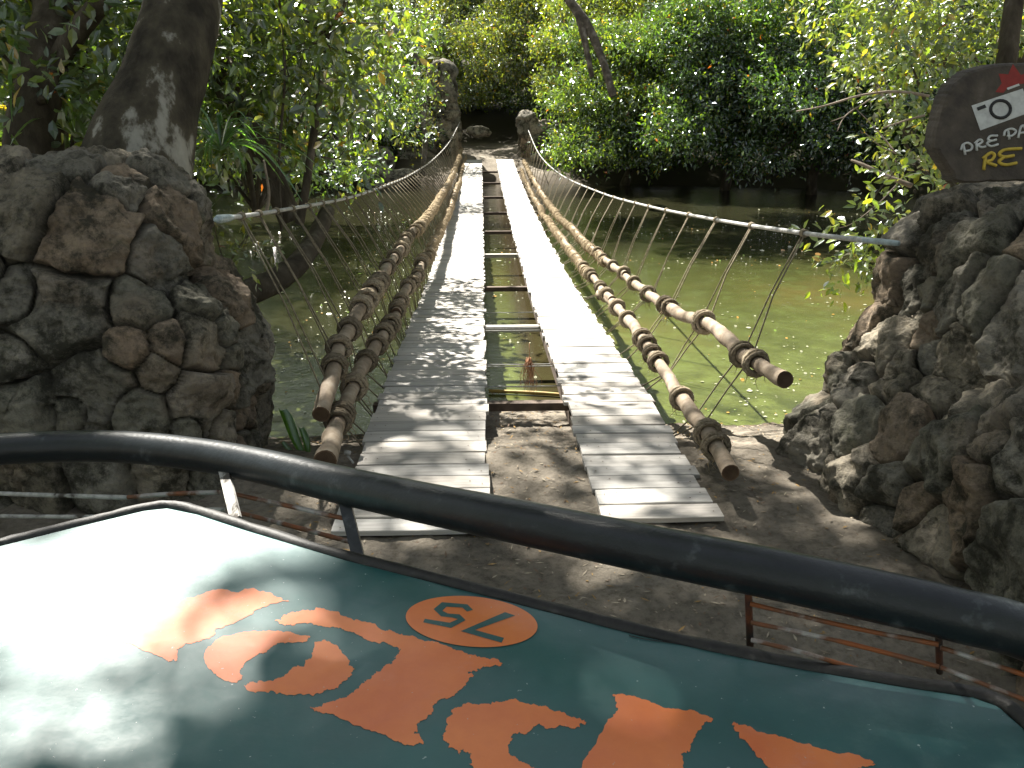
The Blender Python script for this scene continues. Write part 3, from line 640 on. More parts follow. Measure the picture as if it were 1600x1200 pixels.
def jag(P, amp, seed, iters=3):
    rr = np.random.default_rng(seed); P = np.array(P, float)
    for _ in range(iters):
        Q = []
        for i in range(len(P)):
            a, b_ = P[i], P[(i + 1) % len(P)]; d = b_ - a; L = np.linalg.norm(d)
            Q.append(a)
            if L > 2.2: Q.append((a + b_) / 2 + np.array([-d[1], d[0]]) / (L + 1e-6) * rr.normal(0, amp))
        P = np.array(Q); amp *= .62
    return P
def smoothpoly(P, n=4):
    P = np.array(P, float); m_ = len(P); out = []
    for i in range(m_):
        a, b_, c_, d = P[i - 1], P[i], P[(i + 1) % m_], P[(i + 2) % m_]
        for k in range(n):
            t = k / n; out.append(.5 * ((2 * b_) + (-a + c_) * t + (2 * a - 5 * b_ + 4 * c_ - d) * t * t + (-a + 3 * b_ - 3 * c_ + d) * t ** 3))
    return np.array(out)
LET = {
 'r': [(163, 992), (210, 1009), (259, 1031), (277, 1032), (276, 1015), (300, 1006), (330, 996), (337, 983), (396, 959), (400, 953), (452, 940), (431, 932), (397, 919), (340, 921), (285, 938), (235, 958), (187, 981)],
 'o1': [(484, 994), (450, 987), (420, 985), (375, 989), (337, 1000), (322, 1015), (319, 1030), (326, 1045), (345, 1060), (364, 1067), (377, 1062), (375, 1052), (382, 1037), (405, 1021), (427, 1009), (450, 1004), (480, 1002)],
 'o2': [(491, 1004), (506, 1000), (521, 1007), (536, 1022), (547, 1034), (554, 1045), (549, 1056), (532, 1069), (506, 1079), (480, 1085), (442, 1085), (412, 1081), (381, 1071), (390, 1066), (420, 1064), (450, 1052), (476, 1041), (487, 1022)],
 'l': [(429, 970), (442, 962), (469, 955), (499, 950), (531, 959), (562, 970), (594, 983), (625, 992), (641, 994), (687, 1006), (725, 1020), (750, 1027), (775, 1030), (786, 1037), (781, 1041), (759, 1042), (747, 1045), (731, 1050), (741, 1055), (719, 1078), (700, 1092), (681, 1100), (675, 1116), (656, 1127), (653, 1141), (647, 1147), (658, 1155), (658, 1162), (644, 1165), (619, 1159), (578, 1141), (531, 1123), (500, 1113), (484, 1105), (506, 1099), (540, 1090), (550, 1083), (562, 1072), (575, 1062), (584, 1055), (594, 1050), (603, 1039), (612, 1034), (616, 1027), (628, 1014), (619, 1011), (594, 1006), (562, 994), (531, 981), (500, 978), (461, 977), (442, 976)],
 'p1': [(916, 1128), (906, 1137), (875, 1133), (844, 1133), (831, 1139), (812, 1144), (800, 1150), (797, 1162), (797, 1181), (812, 1190), (831, 1200), (860, 1216), (760, 1222), (733, 1194), (737, 1178), (719, 1173), (719, 1181), (700, 1169), (691, 1150), (698, 1142), (697, 1125), (706, 1109), (725, 1100), (762, 1100), (769, 1097), (790, 1095), (812, 1097), (844, 1103), (875, 1111), (906, 1122)],
 'p2': [(957, 1086), (987, 1088), (1049, 1108), (1092, 1115), (1114, 1123), (1097, 1134), (1086, 1152), (1079, 1174), (1064, 1178), (1068, 1200), (1050, 1236), (890, 1236), (909, 1200), (926, 1169), (957, 1121), (966, 1108), (963, 1097)],
 'x': [(1143, 1132), (1158, 1133), (1197, 1147), (1250, 1161), (1302, 1176), (1355, 1187), (1368, 1195), (1340, 1201), (1320, 1240), (1230, 1240), (1202, 1200), (1180, 1176), (1162, 1156), (1149, 1143)],
}
def crosses(P):
    A = np.array(P); B = np.roll(A, -1, 0); n = len(A)
    def side(a, b_, c): return (b_[..., 0] - a[..., 0]) * (c[..., 1] - a[..., 1]) - (b_[..., 1] - a[..., 1]) * (c[..., 0] - a[..., 0])
    a, b_, c, d = A[:, None], B[:, None], A[None], B[None]
    X_ = (side(a, b_, c) * side(a, b_, d) < 0) & (side(c, d, a) * side(c, d, b_) < 0)
    return bool(X_.any())
for i, (k, P0) in enumerate(LET.items()):
    for sd_ in range(60):                      # keep the first ragged outline that does not cross itself
        P = jag(P0, (2.6 if k != 'o1' else 1.6) * (1 - sd_ / 80), i * 100 + sd_, 4)
        if not crosses(P): break
    mb = MB(); poly_mesh(mb, orient([gz(x, y, HZ) for x, y in P]), HZ + .0008); mb.build('letter', M_orange, VH, smooth=False)
t = np.linspace(0, 2 * math.pi, 64, endpoint=False)
D2 = [(737 + 102 * math.cos(a) - 14 * math.sin(a), 972 + 13 * math.cos(a) + 38 * math.sin(a)) for a in t]
mb = MB(); poly_mesh(mb, orient([gz(x, y, HZ) for x, y in D2]), HZ + .0016); disc = mb.build('number_disc', M_orange, VH, smooth=False)
def c6(P): return [(500 + x / 3.2, 850 + y / 3.2) for x, y in P]
FIVE = c6([(765, 334), (737, 306), (610, 295), (568, 330), (606, 366), (660, 372), (690, 380), (648, 398), (524, 378), (516, 396), (655, 424), (728, 385), (698, 356), (640, 352), (612, 338), (632, 318), (712, 322), (735, 342)])
SEVEN = c6([(975, 362), (925, 345), (704, 440), (908, 498), (920, 474), (775, 434)])
for dg in (FIVE, SEVEN):
    mb = MB(); poly_mesh(mb, orient([gz(x, y, HZ) for x, y in dg]), HZ + .0024); mb.build('digit', M_digit, disc, smooth=False)

def upr(px, py, Z): return up(px, py, Z * 1.15)
# thick black rail in front of the bonnet
rail_pts = [(-330, 790, 2.35), (-120, 718, 2.5), (0, 702, 2.5), (120, 697, 2.5), (220, 700, 2.45), (330, 713, 2.35), (430, 733, 2.22), (530, 757, 2.08), (660, 785, 1.92), (800, 813, 1.78), (1000, 855, 1.64), (1200, 895, 1.54), (1400, 938, 1.48), (1500, 962, 1.45), (1600, 988, 1.43), (1760, 1060, 1.38)]
RAIL = catmull([upr(*p) for p in rail_pts], 8)
mb = MB(); tube(mb, RAIL, [.0525, .0525], 28); mb.build('front_rail', M_steel_black, VH)
def post(px0, py0, Z0, px1, py1, mat, r, name='rail_post', flat=False):
    a = upr(px0, py0, Z0); b_ = gz(px1, py1, HZ - .02); mb = MB()
    if flat:
        d = (b_ - a); L = np.linalg.norm(d); d /= L; s = np.cross(d, cF); s /= np.linalg.norm(s); t_ = np.cross(d, s)
        box(mb, (a + b_) / 2, (r * 2, r * .7, L), axes=[s, t_, d])
    else: tube(mb, [a, (a + b_) / 2, b_], r, 10, wob=.1)
    mb.build(name, mat, VH, smooth=not flat); return a, b_
p1 = post(345, 715, 2.33, 369, 812, M_chip, .016, flat=True)
p2 = post(532, 757, 2.08, 560, 870, M_steel_black, .016, flat=True)
p3 = post(1168, 890, 1.555, 1172, 1008, M_red, .008)
p4 = post(1466, 950, 1.46, 1468, 1050, M_red, .007)
def lerp(a, b_, t): return a + (b_ - a) * t
def rod(a, b_, r=.0065, sag=0.0, mid=None, mat=M_rust, seed=0):
    mb = MB(); pts = np.linspace(0, 1, 14)[:, None]; P = a + (b_ - a) * pts
    P = P + np.stack([0 * pts[:, 0], 0 * pts[:, 0], -sag * np.sin(pts[:, 0] * math.pi) + fbm(P, 3, 2, seed) * .006], 1)
    tube(mb, P, [r, r], 8, wob=.25, ws=40); mb.build('rail_rod', mat, VH)
rod(upr(-60, 770, 2.5), upr(200, 777, 2.42), .0075, mat=M_chip); rod(upr(200, 777, 2.42), upr(342, 769, 2.34), .0075, seed=2)
rod(upr(-60, 806, 2.5), upr(160, 807, 2.42), .007, mat=M_chip); rod(upr(310, 796, 2.38), upr(350, 797, 2.34), .0065, mat=M_chip)
rod(upr(356, 769, 2.33), upr(541, 811, 2.08), .007, seed=4); rod(upr(362, 797, 2.33), upr(550, 847, 2.08), .007, seed=6)
rod(upr(1172, 944, 1.56), upr(1466, 1008, 1.45), .005, sag=.004, seed=8); rod(upr(1173, 972, 1.57), upr(1467, 1042, 1.46), .005, sag=-.006, seed=9)
rod(upr(1174, 1000, 1.56), gz(1376, 1056, HZ - .015), .005, sag=-.004, seed=10)
rod(upr(1470, 1012, 1.46), upr(1640, 1068, 1.42), .005, seed=11); rod(upr(1470, 1042, 1.46), upr(1640, 1108, 1.42), .005, seed=12)
# scratch marks on the bonnet
mb = MB(); tube(mb, [gz(x, y, HZ + .002) for x, y in ((983, 993), (1010, 999), (1062, 1006))], .0012, 4); mb.build('scratch', M_rubber, VH)

# ------------------------------------------------------------------ painted sign on right wall
SZ = 4.45
def sg(px, py, dz=0.0): return up(px, py, SZ) - np.array([0, 1, 0]) * dz
outline = smoothpoly([(1600, 98), (1548, 102), (1512, 114), (1483, 142), (1469, 185), (1462, 228), (1474, 252), (1488, 272), (1500, 286), (1600, 284), (1690, 286), (1722, 250), (1738, 200), (1722, 140), (1680, 108)], 5)
outline = jag(outline, .8, 5, 1)
SG = thing('painted_sign', tuple(up(1600, 285, SZ)), 'dark rounded wooden slab sign with a painted camera on the right stone wall', 'sign')
Pf = np.array([sg(x, y) for x, y in outline]); n = len(Pf); cc_ = Pf.mean(0)
rings = [cc_ + (Pf - cc_) * .955, cc_ + (Pf - cc_) * .99 + (0, .012, 0), Pf + (0, .04, 0), Pf + (0, .12, 0)]
Vr = np.vstack(rings); Fr = [tuple(range(n))] + [(k * n + i, (k + 1) * n + i, (k + 1) * n + (i + 1) % n, k * n + (i + 1) % n) for k in range(3) for i in range(n)] + [tuple(3 * n + i for i in range(n))[::-1]]
M_sign = simple('sign_wood', [(.3, (.035, .028, .022)), (.6, (.075, .06, .045)), (.8, (.12, .10, .08))], 10, .8, .6, .01, bscale=30)
mb = MB(); mb.add(Vr, Fr); mb.build('slab', M_sign, SG, smooth=False)
def flatmat(name, c, r=.7): return simple(name, [(.3, tuple(q * .75 for q in c)), (.6, c)], 30, r, .3, .002)
M_w = flatmat('white_sign_paint', (.55, .56, .54)); M_y = flatmat('yellow_sign_paint', (.55, .40, .05)); M_r = flatmat('red_sign_paint', (.26, .025, .018)); M_k = flatmat('black_sign_paint', (.02, .02, .02))
def c4(P): return [(1200 + x / 4, y / 4) for x, y in P]
def sgpoly(P, mat, name, dz): mb = MB(); mb.add([sg(x, y, dz) for x, y in P], [tuple(range(len(P)))]); return mb.build(name, mat, SG, smooth=False)
sgpoly(c4([(1270, 660), (1590, 553), (1640, 700), (1325, 815)]), M_w, 'camera_pictogram', .003)
sgpoly(c4([(1490, 550), (1565, 522), (1572, 534), (1497, 562)]), M_w, 'camera_pictogram', .003)
sgpoly(c4([(1300, 672), (1352, 652), (1362, 672), (1308, 692)]), M_k, 'camera_window', .006)
sgpoly(c4([(1420, 575), (1460, 520), (1440, 460), (1500, 465), (1530, 400), (1580, 470), (1640, 440), (1620, 520), (1570, 525), (1500, 545), (1470, 580)]), M_r, 'red_star', .0015)
def stroke(P, mat, r, name, sm=True):
    P = c4(P); Q = catmull([sg(x, y, .004) for x, y in P], 5) if sm and len(P) > 2 else np.array([sg(x, y, .004) for x, y in P])
    mb = MB(); tube(mb, Q, [r, r], 6); return mb.build(name, mat, SG)
stroke([(1450 + 62 * math.cos(a), 683 + 55 * math.sin(a)) for a in np.linspace(0, 6.283, 20)], M_k, .0085, 'lens_ring', False)
W_ = [[(1230, 968), (1218, 905)], [(1203, 938), (1215, 905), (1245, 893), (1272, 912), (1262, 938), (1222, 945)],
      [(1303, 942), (1298, 890)], [(1288, 897), (1320, 872), (1336, 886), (1308, 908), (1335, 920), (1358, 914)],
      [(1432, 848), (1388, 850), (1372, 872), (1395, 880), (1425, 872)], [(1392, 880), (1366, 895), (1390, 914), (1436, 902)],
      [(1505, 872), (1497, 815)], [(1472, 850), (1480, 818), (1520, 805), (1546, 822), (1522, 848), (1490, 850)],
      [(1560, 862), (1575, 800), (1592, 785), (1606, 810), (1622, 850)], [(1566, 832), (1612, 826)]]
for s_ in W_: stroke(s_, M_w, .0062, 'lettering')
for s_ in [[(1345, 1062), (1356, 980)], [(1340, 990), (1388, 955), (1412, 970), (1395, 1000), (1362, 1012), (1425, 1036)],
           [(1582, 928), (1480, 935), (1442, 962), (1472, 980), (1535, 972)], [(1470, 982), (1440, 1010), (1480, 1030), (1552, 1018)]]: stroke(s_, M_y, .0085, 'lettering')

# ------------------------------------------------------------------ foliage
def unit(a): return a / (np.linalg.norm(a, axis=-1, keepdims=True) + 1e-9)
def leaf_geo(P, D, Nn, L, W, C, fold=.18, droop=.15, hi=False):
    """P base, D direction, Nn normal -> diamond leaves of two triangles each"""
    S = unit(np.cross(D, Nn)); Nn = np.cross(S, D); n = len(P)
    L = L[:, None]; W = W[:, None]
    if hi:
        up_ = Nn * L * fold * .3
        V = np.stack([P, P + D * L * .22 + S * W * .38 + up_ * .7, P + D * L * .55 + S * W * .47 + up_ - Nn * L * .02, P + D * L - Nn * L * droop,
                      P + D * L * .55 - S * W * .47 + up_ - Nn * L * .02, P + D * L * .22 - S * W * .38 + up_ * .7, P + D * L * .5 - Nn * L * .015], 1).reshape(-1, 3)
        i = np.arange(n)[:, None] * 7
        F = np.concatenate([i + [6, k, (k + 1) % 6] for k in range(6)], 0)
        return V, F, np.repeat(C, 7, axis=0)
    a = P; b_ = P + D * L * .42 + S * W * .5 + Nn * L * fold * .3; c = P + D * L - Nn * L * droop; d = P + D * L * .42 - S * W * .5 + Nn * L * fold * .3
    V = np.stack([a, b_, c, d], 1).reshape(-1, 3); i = np.arange(n)[:, None] * 4
    F = np.concatenate([i + [0, 1, 2], i + [0, 2, 3]], 0)
    return V, F, np.repeat(C, 4, axis=0)
GREENS = np.array([(.045, .095, .018), (.06, .12, .02), (.035, .08, .025), (.09, .14, .02), (.05, .10, .035)])
def leaf_cols(n, rg, bright=1.0, warm=0.0):
    c = GREENS[rg.integers(0, len(GREENS), n)] * rg.uniform(.45, 1.25, (n, 1)) * bright
    c[:, 0] *= 1 + warm; q = rg.random(n) < .012 + warm * .01; c[q] = (.35, .24, .03); q = rg.random(n) < .004; c[q] = (.3, .08, .02)
    return c
def clumps(cs, rs, nleaf, L, rg, bright=1.0, warm=0.0, twig=7, updown=.5, hi=False):
    """leafy twigs spread through the outer volume of a set of ellipsoidal clumps"""
    cs = np.array(cs, float); rs = np.array(rs, float); wts = (rs.prod(1)) ** (2 / 3); wts /= wts.sum()
    M = max(1, nleaf // twig); ci = rg.choice(len(cs), M, p=wts)
    d = unit(rg.normal(size=(M, 3))); d[:, 2] = np.where(d[:, 2] < -.2, d[:, 2] * rg.uniform(-.5, 1, M), d[:, 2]); d = unit(d)
    rad = rg.uniform(.45, 1.08, M) ** .7; rad *= 1 + .35 * fbm(cs[ci] + d * 2, 2.2, 2, 3)
    T = cs[ci] + d * rs[ci] * rad[:, None]
    td = unit(d * .8 + rg.normal(size=(M, 3)) * .6 + (0, 0, -.15))
    k = np.tile(np.linspace(0, 1, twig), M); Ti = np.repeat(np.arange(M), twig)
    P = T[Ti] + td[Ti] * (k * L * (1.3 if twig == 4 else 3.2))[:, None] + rg.normal(size=(M * twig, 3)) * L * .25
    side = rg.normal(size=(M * twig, 3)); Dd = unit(td[Ti] * .7 + side * .8 + (0, 0, -.25))
    Nn = unit(np.array([0, 0, 1.0]) * 1.0 + rg.normal(size=(M * twig, 3)) * updown + d[Ti] * .35 + np.array([0, -.45, 0]))
    Ls = L * rg.uniform(.6, 1.25, M * twig); shade = rg.uniform(.55, 1.3, M)[Ti][:, None]
    return leaf_geo(P, Dd, Nn, Ls, Ls * rg.uniform(.38, .52, M * twig), leaf_cols(M * twig, rg, bright, warm) * shade, hi=hi)
def crown_mesh(parts, parent, mat=M_leaf, name='crown'):
    Vs, Fs, Cs = [], [], []; n = 0
    for V, F, C in parts: Vs.append(V); Fs.append(F + n); Cs.append(C); n += len(V)
    return fast_mesh(name, np.concatenate(Vs), np.concatenate(Fs), mat, np.concatenate(Cs), parent=parent)
def trunkmesh(parent, base, cs, r0, rg, mat=M_bark, lean=None, name='trunk', fork=.45):
    mb = MB(); base = np.array(base, float); cs = np.array(cs); cen = cs.mean(0)
    top = base + (cen - base) * .75 if lean is None else np.array(lean, float)
    P = catmull([base - (0, 0, .3), base + (top - base) * .35 + rg.normal(size=3) * (.15, .15, 0), base + (top - base) * .7 + rg.normal(size=3) * (.2, .2, 0), top], 6)
    tube(mb, P, [r0 * 1.3, r0, r0 * .8, r0 * .5], 12, wob=.25, ws=3)
    for c in cs[:14]:
        i = int(len(P) * rg.uniform(fork, .95)); s = P[min(i, len(P) - 1)]; mid = (s + c) / 2 + rg.normal(size=3) * .2
        tube(mb, catmull([s, mid, c], 5), [r0 * .4, r0 * .28, r0 * .08], 7, wob=.2, ws=5)
    return mb.build(name, mat, parent)
def tree(base, cs, rs, nleaf, L, label, cat='tree', name='leafy_tree', r0=.15, seed=0, bright=1.0, warm=0.0, group=None, mat=M_bark, lmat=M_leaf, twig=7, updown=.5):
    rg = np.random.default_rng(seed); t = thing(name, tuple(base), label, cat, group)
    trunkmesh(t, base, cs, r0, rg, mat); crown_mesh([clumps(cs, rs, nleaf, L, rg, bright, warm, twig, updown)], t, lmat); return t
def cluster(cx, cy, z0, z1, wx, wy, n, rmin, rmax, rg):
    cs = []; rs = []
    for _ in range(n):
        t = rg.random(); z = z0 + (z1 - z0) * t; sh = 1 - .35 * t
        cs.append((cx + rg.uniform(-wx, wx) * sh, cy + rg.uniform(-wy, wy) * sh * .8 + 1.7 * wy * (t - .25), z)); r = rg.uniform(rmin, rmax); rs.append((r * 1.1, r, r * .5))
    return cs, rs
BG = 'trees crowding the far bank'
# (x, y, base z, z0, z1, wx, wy, nclump, nleaf, bright, warm, label)
FAR = [
 (4.6, 38.5, -.3, .6, 6.5, 2.6, 1.6, 26, 17000, 1.6, .55, 'yellow-green tree arching over the path just right of the far pillars'),
 (5.2, 33.6, -.8, .1, 4.6, 2.2, 1.5, 26, 19000, 1.25, .25, 'glossy bush tree overhanging the water behind the right hand cable'),
 (8.3, 31.5, -.8, .1, 5.4, 2.4, 1.6, 28, 20000, 1.1, .1, 'broad glittering tree overhanging the pond right of centre'),
 (11.6, 30.0, -.8, .3, 6.0, 2.4, 1.8, 28, 16000, .85, 0, 'dark green tree over the shaded cove on the right'),
 (14.8, 27.0, -.8, .6, 6.5, 2.6, 2.0, 28, 14000, .75, -.1, 'deep green tree over the black water at the far right'),
 (17.5, 23.0, -.5, .8, 7, 2.5, 2.0, 24, 10000, .8, 0, 'bank tree behind the right stone wall and its sign'),
 (8.5, 37.0, .0, 3.0, 8.5, 3.0, 2.0, 24, 14000, 1.45, .5, 'tall yellow-green tree behind the glittering pond tree'),
 (13.5, 35.5, .0, 3.2, 8.8, 3.2, 2.0, 24, 12000, 1.0, .2, 'tall tree standing behind the dark trees of the right bank'),
 (18.5, 31.5, .0, 2.5, 9, 3.2, 2.4, 22, 10000, .95, .1, 'tall tree at the back of the right bank above the sign'),
 (-3.6, 45.5, .4, 2.2, 7.5, 3.0, 1.6, 24, 13000, 1.5, .6, 'sunlit yellow-green tree closing off the left of the path beyond the pillars'),
 (1.7, 42.6, .2, 3.4, 7.0, 2.7, 1.0, 28, 14000, 1.5, .6, 'yellow-green tree whose crown roofs the path beyond the far pillars'),
 (-.5, 50.0, .8, 2.0, 8.5, 3.2, 1.2, 30, 15000, 1.5, .6, 'pale green tree filling the view straight beyond the end of the path'),
 (4.2, 46.5, .4, 1.2, 7.5, 2.6, 1.6, 22, 11000, .9, .2, 'shaded tree to the right of the path well behind the pillars'),
 (-5.3, 41.3, -.2, 2.2, 7.0, 2.0, 1.6, 24, 15000, 1.6, .6, 'bright yellow-green tree above the far left pillar'),
 (-6.8, 37.0, -.7, 1.4, 5.8, 2.3, 1.6, 26, 15000, 1.5, .5, 'sunlit tree leaning out over the far left bank boulders'),
 (-9.8, 34.5, -.7, .6, 5.8, 2.4, 1.8, 26, 14000, 1.3, .35, 'bushy tree at the back of the left cove'),
 (-12.6, 30.5, -.7, .6, 6.2, 2.4, 1.8, 24, 12000, 1.0, .3, 'bank tree beyond the dark leaning branch on the left'),
 (-9.5, 42.0, .2, 3.0, 8.5, 3.2, 2.0, 22, 11000, 1.45, .5, 'tall tree rising behind the left cove trees'),
 (-15.5, 26.0, -.4, .6, 7.0, 2.4, 2.2, 22, 10000, .95, .3, 'dense tree on the left bank seen past the big leaning trunk'),
 (-15.5, 37.0, .2, 2.0, 8.5, 3.2, 2.0, 20, 9000, 1.1, .4, 'tall tree far behind the big leaning trunk on the left'),
 (-15.0, 19.0, -.2, .8, 7.0, 2.4, 2.4, 20, 8000, .9, .2, 'dark tree on the left bank beyond the stone wall'),
]
for i, (x, y, bz, z0, z1, wx, wy, nc, nl, br, wm, lab) in enumerate(FAR):
    rg = np.random.default_rng(100 + i); cs, rs = cluster(x, y, z0, z1, wx, wy, nc, .75, 1.35, rg)
    tree((x + rg.uniform(-.5, .5) + (3.0 if abs(x) < 2 else 0), y + 1.2, bz), cs, rs, int(nl * 2.1), .175, lab, seed=200 + i, bright=br, warm=wm, group=BG, r0=.16)
# dense wood behind everything
rg = np.random.default_rng(5); cs, rs = [], []
for a in np.linspace(-1.05, 1.05, 34):
    for z in (1.2, 4.2, 7.5, 10.8):
        r = 47 + rg.uniform(-2, 2); cs.append((r * math.sin(a) * .95, 4 + r * math.cos(a), z + rg.uniform(-.8, .8) + 1.2)); rs.append((2.8, 2.0, 2.4))
for a in np.linspace(-1.15, 1.15, 22):  # upper tiers, out of view, added to block sky light
    for z in (14.5, 18, 21.5):
        r = 58 + rg.uniform(-2, 2); cs.append((r * math.sin(a) * .95, 4 + r * math.cos(a), z)); rs.append((3.8, 2.0, 2.8))
o = crown_mesh([clumps(cs, rs, 120000, .40, rg, .9, .2)], None); o.name = 'distant_wood'; meta(o, 'dense dark green forest closing the view behind the bank trees', 'forest', None, 'stuff')
# undergrowth along the far shore, dark
cs, rs = [], []
for x in np.linspace(-14, 16, 40):
    if -2.6 < x < 2.8: continue
    y = 21.8 + 13.6 * max(0.02, 1 - (abs(x - .5) / 17.2) ** 2.6) ** (1 / 2.6) + 2.4
    cs.append((x, y + rg.uniform(-.4, .8), .1 + rg.uniform(0, 1.0))); rs.append((1.1, .8, 1.0))
o = crown_mesh([clumps(cs, rs, 45000, .16, rg, .8, .0)], None); o.name = 'undergrowth'; meta(o, 'low dark undergrowth lining the far shore under the trees', 'undergrowth', None, 'stuff')

# unseen overhead canopy shaped to shade the near end and the pond: clumps are accepted by where their shade lands
SX, SY = SDIR.x / SDIR.z, SDIR.y / SDIR.z
def light_wanted(x, y, zt=0.0):
    """0 deep shade .. 1 full sun, for a ground point"""
    if 8.3 < y < 31 and -1.6 < x < 1.6: return 1
    if 6.9 < y < 19.5 - .35 * x and 1.6 <= x < 11: return 1
    if 6.9 < y < 10.2 and -7 < x <= -1.6: return 1
    if y >= 10.2 and -2.6 < x < -1.6: return 1
    if y > 12: return 0
    if 4.0 < y <= 8.3 and -1.6 < x < 2.4: return .66
    if 4.7 < y < 5.8 and 2.6 < x < 3.5: return .8
    if 2.0 < y <= 4.0 and -1.2 < x < 1.8: return .12
    return 0
def bonnet_light(x, y):
    d = math.hypot((x + .98) / .62, (y - 2.22) / .34)
    if d < 1: return 1
    if abs(x) < 1.3 and .8 < y < 2.3: return 0 if x < -.25 and y < 1.75 else .2
    return 0
def canopy(base, x0, x1, y0, y1, z, n, nl, label, seed, L=.26, filt=True):
    rg = np.random.default_rng(seed); cs = []; rs = []; tries = 0
    while len(cs) < n and tries < 30000:
        tries += 1; gx_, gy_ = rg.uniform(x0, x1), rg.uniform(y0, y1); zz = z + rg.uniform(-1.5, 1.5); r = rg.uniform(.45, .95)
        lw = 0
        for q in range(13):
            a = q * 1.0472; rr = 0 if q == 0 else (r + .1 if q < 7 else r * .5)
            lw = max(lw, light_wanted(gx_ + rr * math.cos(a), gy_ + rr * math.sin(a)), bonnet_light(gx_ + .6 * rr * math.cos(a) + SX * 1.25, gy_ + .6 * rr * math.sin(a) + SY * 1.25))
            lw = max(lw, bonnet_light(gx_ + 1.1 * rr * math.cos(a) + SX * 1.25, gy_ + 1.1 * rr * math.sin(a) + SY * 1.25) // 1)
        if filt and rg.random() < lw: continue
        cs.append((gx_ + SX * zz, gy_ + SY * zz, zz)); rs.append((r * .8, r * .8, r * .5))
    tree(base, cs, rs, nl, L, label, seed=seed + 1, r0=.15, bright=1.1, warm=.2, name='canopy_tree', group='tall trees shading the near bank', twig=4)
canopy((-10.5, 11, 0), -8, -1.0, 2.0, 7, 14, 140, 26000, 'tall shade tree on the left bank beyond the top of the picture', 301)
canopy((9.5, 11.5, 0), 1.2, 8, 1.2, 7, 14, 110, 21000, 'tall shade tree on the right bank beyond the top of the picture', 311)
canopy((9.0, 5.5, 0), .2, 7, -5, 2.4, 14, 120, 20000, 'shade tree right of the near stone wall reaching over the truck', 321)
canopy((-9.5, 5.5, 0), -7, .8, -5, 2.6, 14, 300, 48000, 'shade tree left of the near stone wall reaching over the truck', 331)
canopy((-10.5, 14.5, 0), -1.6, 2.4, 2.4, 8.0, 14, 5, 700, 'slender shade tree on the left bank whose crown dapples the bridge end', 351)
canopy((-12.5, 15.0, -.1), -14, -2.4, 10, 25, 12.5, 250, 36000, 'unseen shade tree added to darken the left side of the pond', 341)
canopy((15.5, 18.0, -.1), 2.5, 14, 15, 26, 12.5, 170, 28000, 'unseen shade tree added to darken the cove on the right', 361)
canopy((10.5, 8.0, 0), -1.6, 2.4, 2.1, 4.3, 13, 30, 6500, 'unseen shade tree added right of the near stone wall to darken the dirt before the truck', 371)
canopy((10.5, 14.5, 0), .3, 1.7, 4.6, 8.0, 13, 4, 450, 'slender unseen shade tree added on the right bank to dapple the right wheel track', 381)
# unseen wood added behind and beside the truck to cut sky light
rg = np.random.default_rng(15); cs, rs = [], []
for a in np.linspace(.62 * math.pi, 1.38 * math.pi, 22):
    for z in (1.5, 4.5, 7.5, 10.5):
        r = 13 + rg.uniform(-1, 1); cs.append((r * math.sin(a) * 1.1, 5 + r * math.cos(a), z)); rs.append((1.7, 1.4, 1.9))
for sx_ in (-1, 1):
    for yq in np.linspace(-2, 14, 7):
        for z in (1.5, 4.5, 7.5, 10.5): cs.append((sx_ * (14 + rg.uniform(-1, 1)), yq, z)); rs.append((1.5, 1.8, 1.9))
o = crown_mesh([clumps(cs, rs, 32000, .34, rg, .9, .2)], None); o.name = 'unseen_wood'; meta(o, 'unseen dense wood added behind and beside the truck to cut sky light', 'forest', None, 'stuff')

# ------------------------------------------------------------------ near left vegetation
BT = thing('leaning_tree', tuple(up(225, 260, 7.0)), 'thick dark leaning trunk with a pale lichen patch behind the left wall', 'tree')
mb = MB(); tube(mb, catmull([up(190, 400, 6.9), up(222, 230, 7.0), up(262, 110, 7.1), up(288, 0, 7.3), up(300, -160, 7.8), up(290, -420, 8.6)], 8), [.50, .42, .33, .31, .30, .28, .24], 28, wob=.10, ws=1.6); mb.build('trunk', M_bark_patch, BT)
rg = np.random.default_rng(401); c0 = up(290, -420, 8.6); cs = [tuple(c0 + np.array([-5.6, 2.5, 3.2]) + rg.uniform(-1, 1, 3) * (2.2, 1.5, .7)) for _ in range(14)]; rs = [(.9, .9, .5)] * 14
crown_mesh([clumps(cs, rs, 7000, .2, rg, 1.1, .2)], BT)
mb = MB()
for c in cs[:8]: tube(mb, catmull([c0 - (0, 0, .4), (c0 + np.array(c)) / 2 + (0, 0, .2), c], 4), [.14, .09, .03], 7)
mb.build('limb', M_bark, BT)
